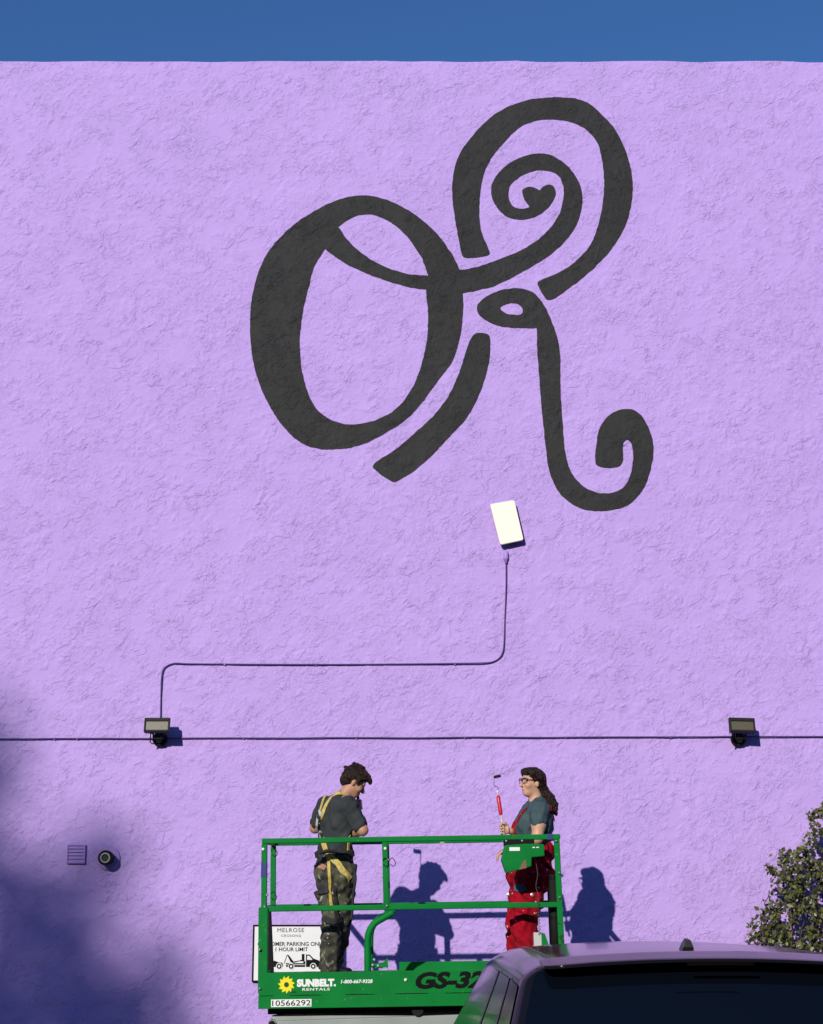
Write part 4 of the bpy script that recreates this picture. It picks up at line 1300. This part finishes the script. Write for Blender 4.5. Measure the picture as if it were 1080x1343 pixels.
# the bib in front of the chest and its shoulder straps
bib = SDF(0.006)
bib.ell(B(680.5, 1094, 0.02), (0.058, 0.11, 0.13), frw, 0.0)
bib.cutz(P(681, 1077, YW_).z, False)
bib.build('overall_bib', red, wom)
ribbon('overall_strap', [(679, 1079), (682.5, 1072), (687, 1066), (692.5, 1060)], tee_bvh, red, wom, 0.022, 0.006, 0.004)
ribbon('overall_strap', [(722, 1060), (726, 1075), (727, 1092), (725, 1104)], tee_bvh, red, wom, 0.04, 0.006, 0.004)
for px, py in ((667.5, 1174), (698.5, 1174.5)):
    hit = ov_bvh.ray_cast(Vector((0, 0, CAMZ)), ray(px, py).normalized())
    if hit[0] is not None:
        MB().lathe([(0.016, -0.004), (0.016, 0.004), (0.008, 0.007)], hit[0], (0, -1, 0), 14).build('button', M['steel'], wom)
ribbon('hip_pocket_flap', [(676, 1163), (683, 1166), (690, 1164)], ov_bvh, mat('blue_rag', (0.06, 0.09, 0.13), 0.9), wom, 0.06, 0.006, 0.002)
for an in (ankL, ankR):
    S = SDF(0.006)
    S.cone(an + N((0, 0, 0.03)), 0.05, an - N((0, 0, 0.05)), 0.048, 0.02)
    S.chain([(an - fw * 0.03 - N((0, 0, 0.05)), 0.046), (an + fw * 0.07 - N((0, 0, 0.05)), 0.046), (an + fw * 0.14 - N((0, 0, 0.056)), 0.038)], 0.02)
    S.cutz(sol, True)
    S.build('boot', boot, wom)
# hair: drawn back, a loose curled tail over the shoulder
S = SDF(0.006)
S.ell(qw(-0.022, 0, 0.046), rw_(0.095, 0.085, 0.086), hfr, 0.0)
S.ell(qw(-0.060, 0, 0.005), rw_(0.058, 0.074, 0.070), hfr, 0.03)
S.ell(qw(0.046, 0, 0.096), rw_(0.046, 0.058, 0.028), hfr, 0.03)
for sd in (-1, 1):
    S.chain([(qw(0.068, sd * 0.030, 0.094), 0.022), (qw(0.030, sd * 0.066, 0.078), 0.024), (qw(-0.03, sd * 0.078, 0.040), 0.024)], 0.02)
tail = [(B(713, 1036), 0.042), (B(718, 1044, 0.0), 0.036), (B(722.5, 1050, -0.02), 0.032), (B(726, 1055.5, -0.02), 0.030), (B(728, 1060, -0.02), 0.019), (B(728, 1065, -0.02), 0.008)]
S.chain(tail, 0.02)
rg = random.Random(8)
for i in range(26):
    u_ = rg.uniform(0.15, 1.0) * 4.6
    i_ = int(u_); fr_ = u_ - i_
    c_ = tail[i_][0] * (1 - fr_) + tail[i_ + 1][0] * fr_
    r_ = tail[i_][1] * 0.9
    a0 = rg.uniform(0, 6.28)
    pts_ = []
    for k in range(5):
        aa = a0 + k * 1.1
        pts_.append((c_ + N((math.cos(aa) * r_, math.sin(aa) * r_, 0.02 - k * 0.016)), 0.0095 - 0.0012 * k))
    S.chain(pts_, 0.006)
S.build('hair', hair_w, wom, 0.003, 0.04, 21)
knot_w = Vector(B(714, 1037))
end_w = Vector(B(728, 1068))
strands('hair_locks', S, lambda p: (knot_w - p).normalized() if p.z > knot_w.z + 0.01 else (end_w - p).normalized(), 800, mat('dark_locks', (0.024, 0.011, 0.008), 0.45, var=0.5, vscale=60, spec=0.3), wom, 0.06, 33)
# glasses
gl = MB()
for sd in (-1, 1):
    pts_ = []
    for k in range(21):
        aa = 2 * math.pi * k / 20
        ca, sa = math.cos(aa), math.sin(aa)
        pts_.append(Vector(qw(0.103 - 0.012 * abs(ca) * (1 if ca > 0 else 0.2), sd * (0.036 + 0.028 * math.copysign(abs(ca) ** 0.7, ca)), 0.016 + 0.019 * math.copysign(abs(sa) ** 0.8, sa))))
    gl.tube(pts_, 0.0028, 6, cap=False)
    gl.tube([Vector(qw(0.092, sd * 0.068, 0.026)), Vector(qw(0.04, sd * 0.083, 0.024)), Vector(qw(-0.01, sd * 0.086, 0.020)), Vector(qw(-0.022, sd * 0.084, 0.004))], 0.0035, 6)
    gl.tube([Vector(qw(0.100, sd * 0.006, 0.032)), Vector(qw(0.099, sd * 0.040, 0.036)), Vector(qw(0.089, sd * 0.068, 0.030))], 0.0045, 6)
gl.tube([Vector(qw(0.104, -0.010, 0.022)), Vector(qw(0.108, 0, 0.026)), Vector(qw(0.104, 0.010, 0.022))], 0.004, 6)
gl.build('glasses', mat('tortoise_frame', (0.03, 0.009, 0.007), 0.25), wom, smooth=True)
for sd in (-1, 1):
    MB().lathe([(0.001, -0.012), (0.008, -0.009), (0.0115, 0), (0.008, 0.009), (0.001, 0.012)], qw(0.070, sd * 0.034, 0.014), tuple(hfw), 12).build('eye', mat('eye_brown', (0.05, 0.03, 0.02), 0.2), wom, smooth=True)
MB().box(qw(0.0845, 0, -0.057), (0.012, 0.034, 0.006)).build('mouth', mat('lip_tint', (0.34, 0.10, 0.09), 0.5), wom, bevel=0.003)
# her roller
rl = thing('paint_roller', pole0, 'red handled paint roller with a small black roller head, held up over the rail', 'paint roller')
def al(k): return pole0 + (pole1 - pole0) * k
MB().tube([al(-0.1), al(0.5)], 0.0095, 10).build('rod', mat('worn_rod', (0.55, 0.53, 0.48), 0.5, var=0.3, vscale=40), rl, smooth=True)
MB().tube([al(0.49), al(0.52), al(0.58), al(0.80), al(0.93), al(0.97)], [0.010, 0.014, 0.017, 0.016, 0.017, 0.010], 14).build('handle', mat('red_handle', (0.55, 0.012, 0.03), 0.35), rl, smooth=True)
rt_ = P(652.5, 1018.5, YW_)
MB().tube(smooth_path([al(0.96), al(1.10), P(654.5, 1033, YW_), P(648.8, 1030.5, YW_), P(648.2, 1022, YW_), P(649, 1019, YW_), rt_], 5), 0.0038, 6).build('wire_frame', M['steel'], rl, smooth=True)
MB().lathe([(0.006, -0.030), (0.012, -0.028), (0.012, 0.028), (0.006, 0.030)], rt_, (1, 0, 0.22), 14).build('roller_sleeve', M['rubber'], rl, smooth=False)

# =================================================================== THE PARKED CAR
M['carpaint'] = mat('black_car_paint', (0.007, 0.007, 0.011), 0.12, spec=0.19)
M['carglass'] = mat('dark_car_glass', (0.002, 0.003, 0.006), 0.03, spec=0.38)
M['sideglass'] = mat('tinted_side_glass', (0.006, 0.006, 0.010), 0.10, spec=0.22)
M['trim'] = mat('car_trim', (0.012, 0.012, 0.013), 0.4)
CYAW, CROLL = R(2.6), R(0.5)
car = thing('parked_car', (1.29, 6.30, 0), 'black sport utility car parked with its rear window and roof in front of the lift', 'car')
def car_world(x, l, z):
    c_, s_ = math.cos(CYAW), math.sin(CYAW)
    return Vector((1.29 + x * c_ - l * s_, 6.30 + x * s_ + l * c_, z))
def rnd(p, r):
    """round the corners of the unit box; r per axis"""
    inn = [max(-(1 - r[i]), min(1 - r[i], p[i])) for i in range(3)]
    d = [(p[i] - inn[i]) / r[i] for i in range(3)]
    L_ = math.sqrt(sum(x * x for x in d))
    if L_ < 1e-9: return p
    return tuple(inn[i] + r[i] * d[i] / L_ if L_ > 1 or True else p[i] for i in range(3))
def green_map(p, rr=(0.17, 0.07, 0.24)):
    mx = max(abs(v) for v in p)
    q_ = rnd(p, rr)
    a, b_, c_ = q_
    s_ = (c_ + 1) / 2
    lr = 0.10 + 0.34 * s_ + 0.05 * a * a
    lf = 3.65 - 1.15 * s_ - 0.12 * a * a
    u_ = (b_ + 1) / 2
    l_ = lr + (lf - lr) * u_
    hw = 0.97 - 0.19 * s_ - 0.03 * u_ * s_
    zr = 1.732 - 0.040 * a * a - 0.014 * (max(0, 0.35 - u_) / 0.35) ** 2 - 0.05 * max(0, u_ - 0.55) ** 2 / 0.2
    z_ = 1.04 + (zr - 1.04) * s_
    return car_world(a * hw, l_, z_)
def low_map(p, rr=(0.12, 0.06, 0.25)):
    a, b_, c_ = rnd(p, rr)
    s_ = (c_ + 1) / 2
    u_ = (b_ + 1) / 2
    l_ = 0.0 + 4.78 * u_ + 0.06 * a * a * (1 - 2 * u_)
    hw = 0.965 - 0.03 * (2 * u_ - 1) ** 4 - 0.02 * s_
    ztop = 1.10 - 0.10 * max(0, (u_ - 0.72) / 0.28) ** 1.2
    return car_world(a * hw, l_, 0.30 + (ztop - 0.30) * s_)
def mapped_box(fn, n):
    bm = bmesh.new()
    bmesh.ops.create_cube(bm, size=2)
    bmesh.ops.subdivide_edges(bm, edges=bm.edges, cuts=n, use_grid_fill=True)
    for v in bm.verts:
        v.co = fn(tuple(v.co))
    me = bpy.data.meshes.new('shell')
    bmesh.ops.recalc_face_normals(bm, faces=bm.faces)
    bm.to_mesh(me)
    bm.free()
    return me
link('cabin', mapped_box(green_map, 40), M['carpaint'], car, smooth=True)
link('lower_body', mapped_box(low_map, 30), M['carpaint'], car, smooth=True)
def pane(name, face, a0, a1, c0, c1, off, m, na=24, nc=14, slant=(0, 0)):
    """a glass patch lying a few millimetres proud of the cabin"""
    vs = []
    for i in range(na + 1):
        for j in range(nc + 1):
            u_, v_ = i / na, j / nc
            # rounded corners
            cc = c0 + (c1 - c0) * v_
            aa = a0 + (a1 - a0) * u_ + slant[0] * (v_) * (1 - u_) + slant[1] * v_ * u_
            if face == 'rear': p = (aa, -1, cc)
            elif face == 'front': p = (aa, 1, cc)
            elif face == 'left': p = (-1, aa, cc)
            elif face == 'right': p = (1, aa, cc)
            else: p = (aa, cc, 1)
            w_ = green_map(p)
            e_ = 0.02
            if face in ('rear', 'front', 'top'):
                pa = green_map((p[0] + e_, p[1], p[2])) - green_map((p[0] - e_, p[1], p[2]))
            else:
                pa = green_map((p[0], p[1] + e_, p[2])) - green_map((p[0], p[1] - e_, p[2]))
            pb = green_map((p[0], p[1], p[2] + e_)) - green_map((p[0], p[1], p[2] - e_)) if face != 'top' else green_map((p[0], p[1] + e_, p[2])) - green_map((p[0], p[1] - e_, p[2]))
            n_ = pa.cross(pb).normalized()
            ctr_ = car_world(0, 1.9, 1.3)
            if n_.dot(w_ - ctr_) < 0: n_ = -n_
            vs.append(w_ + n_ * off)
    fs = [(i * (nc + 1) + j, (i + 1) * (nc + 1) + j, (i + 1) * (nc + 1) + j + 1, i * (nc + 1) + j + 1) for i in range(na) for j in range(nc)]
    return MB().add(vs, fs).build(name, m, car, smooth=True)
pane('rear_window', 'rear', -0.985, 0.985, -0.80, 0.965, 0.006, M['carglass'])
pane('windscreen', 'front', -0.88, 0.88, -0.85, 0.80, 0.006, M['carglass'])
for sd in ('left', 'right'):
    pane('side_window', sd, -0.90, -0.56, -0.70, 0.72, 0.006, M['sideglass'], slant=(0.02, 0))
    pane('side_window', sd, -0.51, -0.06, -0.72, 0.72, 0.006, M['sideglass'])
    pane('side_window', sd, -0.01, 0.70, -0.74, 0.72, 0.006, M['sideglass'], slant=(0, -0.12))
    pane('pillar_trim', sd, -0.555, -0.515, -0.72, 0.75, 0.009, M['trim'], 4)
    pane('pillar_trim', sd, -0.055, -0.015, -0.72, 0.75, 0.009, M['trim'], 4)
# spoiler over the rear window
def spoil(p):
    a, b_, c_ = rnd(p, (0.10, 0.35, 0.45))
    base_ = green_map((a * 0.93, -1, 0.72))
    l_off = -0.05 + 0.10 * (b_ + 1)
    z_ = 1.722 - 0.034 * a * a + 0.009 * c_ + 0.012 * b_
    return car_world(a * 0.72, 0.36 + 0.05 * a * a + l_off, z_)
link('spoiler', mapped_box(spoil, 16), M['carpaint'], car, smooth=True)
MB().add([car_world(x, 0.262 + 0.05 * (x / 0.7) ** 2, 1.700 - 0.035 * (x / 0.7) ** 2 + dz_) for dz_ in (-0.006, 0.006) for x in (-0.14, -0.07, 0, 0.07, 0.14)],
         [(i, i + 1, i + 6, i + 5) for i in range(4)]).build('high_brake_light', mat('brake_lens', (0.004, 0.001, 0.001), 0.5, spec=0.05), car)
# shark fin
fin = []
for k, (l_, h_, w_) in enumerate(((0.74, 0.0, 0.030), (0.72, 0.03, 0.024), (0.725, 0.058, 0.014), (0.76, 0.066, 0.008))):
    fin.append((l_, h_, w_))
vs, fs = [], []
zf = 1.716
for l_, h_, w_ in fin:
    le = 0.92 - (h_ / 0.066) * 0.13
    for x_, ll in ((-w_, l_), (w_, l_), (w_ * 0.3, le), (-w_ * 0.3, le)):
        vs.append(car_world(x_ - 0.03, ll, zf + h_ - 0.01 * (h_ == 0)))
for i in range(3):
    for k in range(4):
        fs.append((i * 4 + k, i * 4 + (k + 1) % 4, i * 4 + 4 + (k + 1) % 4, i * 4 + 4 + k))
fs += [(3, 2, 1, 0), (12, 13, 14, 15)]
MB().add(vs, fs).build('roof_antenna', M['trim'], car, bevel=0.004)
for sd in (-1, 1):
    pts_ = []
    for k in range(16):
        u_ = k / 15
        v_ = green_map((sd * 0.83, -0.80 + 1.35 * u_, 1))
        pts_.append(v_ + Vector((0, 0, -0.001)))
    MB().tube(pts_, 0.005, 8).build('roof_seam', M['trim'], car, smooth=True)
    # lamps, handles, mirrors, arches, wheels
    MB().box(car_world(sd * 0.86, 0.045, 0.93), (0.16, 0.10, 0.26), Matrix.Rotation(CYAW, 3, 'Z')).build('tail_lamp', mat('tail_lens', (0.16, 0.008, 0.008), 0.12), car, bevel=0.03)
    MB().box(car_world(sd * 0.78, 4.70, 0.80), (0.28, 0.16, 0.12), Matrix.Rotation(CYAW, 3, 'Z')).build('headlight', mat('head_lens', (0.5, 0.5, 0.5), 0.08), car, bevel=0.03)
    for l_ in (1.55, 2.55):
        MB().box(car_world(sd * 0.962, l_, 0.93), (0.03, 0.17, 0.025), Matrix.Rotation(CYAW, 3, 'Z')).build('door_handle', M['carpaint'], car, bevel=0.008)
    MB().box(car_world(sd * 1.04, 3.35, 1.10), (0.20, 0.09, 0.15), Matrix.Rotation(CYAW, 3, 'Z')).build('wing_mirror', M['carpaint'], car, bevel=0.03)
    for l_ in (0.95, 3.80):
        c_ = car_world(sd * 0.86, l_, 0.36)
        ax_ = Vector((sd * math.cos(CYAW), sd * math.sin(CYAW), 0))
        w_ = MB().lathe([(0.23, -0.11), (0.345, -0.11), (0.36, -0.08), (0.36, 0.09), (0.345, 0.115), (0.25, 0.118)], c_, ax_, 40).build('wheel', M['rubber'], car, smooth=False)
        MB().lathe([(0.25, 0.10), (0.235, 0.122), (0.20, 0.10), (0.06, 0.112), (0.05, 0.12)], c_, ax_, 30).build('rim', M['steel'], w_)
MB().box(car_world(0, -0.02, 0.50), (1.75, 0.14, 0.24), Matrix.Rotation(CYAW, 3, 'Z')).build('bumper', M['trim'], car, bevel=0.04)
MB().box(car_world(0, -0.012, 0.86), (0.32, 0.02, 0.17), Matrix.Rotation(CYAW, 3, 'Z')).build('licence_plate', M['white'], car, bevel=0.004)

# =================================================================== IVY at the right
def leaf_mesh(name, pts, size, m, parent, seed, flat=None):
    rg = np.random.default_rng(seed)
    n = len(pts)
    pts = np.array(pts)
    d = rg.normal(size=(n, 3)); d /= np.linalg.norm(d, axis=1)[:, None]
    nn = rg.normal(size=(n, 3)) * 0.8 + np.array([-0.2, -0.9, 0.5]); nn /= np.linalg.norm(nn, axis=1)[:, None]
    d = d - nn * (d * nn).sum(1)[:, None]; d /= np.linalg.norm(d, axis=1)[:, None]
    s = np.cross(nn, d)
    L_ = size * rg.uniform(0.4, 1.4, n)[:, None]
    v = np.stack([pts - d * L_ * 0.5, pts + s * L_ * 0.36 + nn * L_ * 0.10 - d * L_ * 0.08, pts + d * L_ * 0.55, pts - s * L_ * 0.36 + nn * L_ * 0.10 - d * L_ * 0.08], 1).reshape(-1, 3)
    i = np.arange(n) * 4
    f = np.concatenate([np.stack([i, i + 1, i + 2], 1), np.stack([i, i + 2, i + 3], 1)])
    me = np_mesh(name, v, f)
    return link(name, me, m, parent)
def leaf_mat(name, c1, c2, c3):
    m = bpy.data.materials.new(name)
    m.use_nodes = True
    nt = m.node_tree
    b = nt.nodes['Principled BSDF']
    g = nt.nodes.new('ShaderNodeNewGeometry')
    cr = nt.nodes.new('ShaderNodeValToRGB')
    cr.color_ramp.elements[0].color = (*c1, 1)
    cr.color_ramp.elements[1].color = (*c3, 1)
    e_ = cr.color_ramp.elements.new(0.6)
    e_.color = (*c2, 1)
    nt.links.new(g.outputs['Random Per Island'], cr.inputs[0])
    nt.links.new(cr.outputs[0], b.inputs['Base Color'])
    b.inputs['Roughness'].default_value = 0.42
    return m
ivy_l = leaf_mat('ivy_leaf', (0.034, 0.044, 0.010), (0.076, 0.086, 0.020), (0.16, 0.15, 0.042))
twig = mat('twig_bark', (0.075, 0.055, 0.04), 0.8, var=0.3)
YI = 14.15
ib = P(1060, 1343, YI)
ivy = thing('ivy', (ib.x, YI, 0), 'dense climbing ivy with olive green leaves growing beside the wall', 'ivy')
outline = [(1140, 1035), (1100, 1045), (1082, 1058), (1072, 1062), (1064, 1075), (1068, 1092), (1056, 1106), (1040, 1112), (1024, 1122), (1019, 1140), (1015, 1165), (1007, 1188), (1001, 1200), (998, 1222), (992, 1260), (985, 1343), (985, 1480), (1240, 1480), (1240, 1035)]
op = np.array(outline, float)
def inside(x, y):
    r_ = False
    n = len(op)
    for i in range(n):
        (x0_, y0_), (x1_, y1_) = op[i], op[i - 1]
        if (y0_ > y) != (y1_ > y) and x < (x1_ - x0_) * (y - y0_) / (y1_ - y0_) + x0_: r_ = not r_
    return r_
rg = random.Random(4)
holes = [(rg.uniform(1000, 1090), rg.uniform(1090, 1250), rg.uniform(5, 11)) for _ in range(13)] + [(1048, 1222, 11), (1068, 1160, 6), (1075, 1080, 7), (1030, 1205, 8)]
lv = []
while len(lv) < 15000:
    x_, y_ = rg.uniform(975, 1190), rg.uniform(1035, 1420)
    if not inside(x_ + rg.gauss(0, 4.5), y_ + rg.gauss(0, 4.5)): continue
    if any((x_ - a) ** 2 + (y_ - b) ** 2 < r_ * r_ for a, b, r_ in holes) and rg.random() < 0.93: continue
    if rg.random() < 0.12 + 0.12 * math.sin(x_ * 0.11) * math.sin(y_ * 0.09): continue
    v_ = P(x_, y_, YI + rg.uniform(-0.22, 0.22))
    if v_.z < 0.02: continue
    lv.append(tuple(v_))
# stray sprigs on the left edge
sprigs = []
for sx, sy, dx_, dy_ in ((1006, 1196, -24, 18), (1004, 1204, -22, 26), (1002, 1216, -20, 22), (1000, 1226, -18, 10), (1017, 1150, -10, -14), (1020, 1138, -8, 2), (1066, 1090, -6, -22), (1072, 1064, 10, -8), (1064, 1078, 6, -14)):
    a_ = Vector((sx, sy)); b_ = Vector((sx + dx_, sy + dy_))
    m_ = (a_ + b_) / 2 + Vector((rg.uniform(-3, 3), rg.uniform(-5, 1)))
    pp = [P(*a_, YI), P(*m_, YI - 0.05), P(*b_, YI - 0.03)]
    sprigs.append(smooth_path(pp, 6))
    for q_ in sprigs[-1][2:]:
        for _ in range(2):
            if rg.random() < 0.8: lv.append(tuple(q_ + Vector((rg.gauss(0, 0.012), rg.gauss(0, 0.02), rg.gauss(0, 0.012)))))
o = leaf_mesh('foliage', lv, 0.045, ivy_l, ivy, 3)
o['kind'] = 'stuff'
mb = MB()
for s_ in sprigs: mb.tube(s_, 0.0035, 5)
# a net of bare runners at the left foot and through the crown
for k in range(34):
    x_ = rg.uniform(984, 1130); y_ = rg.uniform(1205, 1300)
    pts_ = []
    for j in range(9):
        pts_.append(P(x_, y_, YI + rg.uniform(-0.06, 0.08)))
        x_ += rg.uniform(-3, 6); y_ -= rg.uniform(3, 11)
        if not inside(x_ + 12, y_ - 2): break
    if len(pts_) > 2: mb.tube(smooth_path(pts_, 3), 0.0042, 5)
for r_ in range(4):
    for c_ in range(4):
        x_, y_ = 983 + c_ * 7.2 + (r_ % 2) * 3.6, 1208 + r_ * 9
        if x_ < 1012 - (y_ - 1200) * 0.9: continue
        hxg = [P(x_ + 4.2 * math.cos(a * math.pi / 3 + 0.5) + rg.uniform(-.8, .8), y_ + 5.2 * math.sin(a * math.pi / 3 + 0.5) + rg.uniform(-.8, .8), YI - 0.02) for a in range(7)]
        mb.tube(hxg, 0.0038, 5)
mb.build('runners', twig, ivy, smooth=True)['kind'] = 'stuff'
mb = MB()
for k in range(7):
    x_ = 1010 + k * 30 + rg.uniform(-8, 8)
    pts_ = [Vector((P(x_, 1343, YI).x, YI + rg.uniform(-.05, .1), 0.0))]
    for j in range(1, 7):
        pts_.append(Vector((pts_[0].x + 0.05 * j * rg.uniform(-0.3, 1), YI + rg.uniform(-.1, .1), j * 0.32)))
    mb.tube(smooth_path(pts_, 4), [0.02 - 0.016 * i / (24) for i in range(25)], 7)
mb.build('stem', twig, ivy, smooth=True)

# =================================================================== TREE whose shade falls on the wall (it stands behind the photographer)
tb = Vector((-26.0, -42.5, 0))
tree = thing('tall_tree', tb, 'tall leafy tree behind the photographer shading the lower left of the wall', 'tree')
rg = random.Random(12)
lv = []
limb = []
def clump(px, py, rpx, n, t_):
    c_ = P(px, py, W) - SUN * (t_ / SUN.y)
    r_ = rpx / 142.0
    limb.append(c_)
    for _ in range(int(n * 0.39)):
        d_ = Vector((rg.gauss(0, 1), rg.gauss(0, 1), rg.gauss(0, 1))) * (r_ * 0.56)
        lv.append(tuple(c_ + d_))
for px, py, rp_, n in ((-12, 1005, 46, 240), (-40, 950, 60, 160), (14, 1178, 70, 190), (92, 1190, 58, 330), (138, 1122, 44, 170), (40, 1290, 95, 560), (150, 1312, 78, 330), (218, 1282, 42, 170), (100, 1350, 85, 420), (-60, 1110, 75, 300), (195, 1370, 60, 260), (-90, 1250, 120, 500), (-150, 1050, 110, 420), (-200, 1180, 140, 600), (60, 1440, 120, 600), (-60, 1420, 140, 700), (180, 1460, 90, 400), (-180, 1340, 140, 600), (-240, 1000, 90, 300), (-290, 1120, 120, 400), (-280, 1300, 130, 500), (-120, 1540, 130, 500), (60, 1560, 120, 450), (240, 1440, 50, 160)):
    clump(px, py, rp_, n, 58 + rg.uniform(-2.2, 2.2))
o = leaf_mesh('crown', lv, 0.17, leaf_mat('tree_leaf', (0.03, 0.05, 0.015), (0.05, 0.075, 0.02), (0.08, 0.10, 0.03)), tree, 5)
topc = sum(limb, Vector()) / len(limb)
fork = Vector((topc.x, topc.y, topc.z - 4.0))
trunk_p = smooth_path([tb + Vector((0, 0, -0.2)), tb * 0.6 + Vector((fork.x, fork.y, 0)) * 0.4 + Vector((0.15, 0.1, 6)), Vector((fork.x, fork.y, 0)) * 0.8 + tb * 0.2 + Vector((0, 0, 12)), fork], 6)
MB().tube(trunk_p, [0.34 - 0.20 * i / (len(trunk_p) - 1) for i in range(len(trunk_p))], 14).build('trunk', twig, tree, smooth=True)
for c_ in limb:
    m_ = fork * 0.45 + c_ * 0.55 + Vector((rg.gauss(0, .2), rg.gauss(0, .2), -0.4))
    pp = smooth_path([fork - Vector((0, 0, 0.3)), m_, c_], 5)
    MB().tube(pp, [0.09 - 0.075 * i / (len(pp) - 1) for i in range(len(pp))], 7).build('limb', twig, tree, smooth=True)
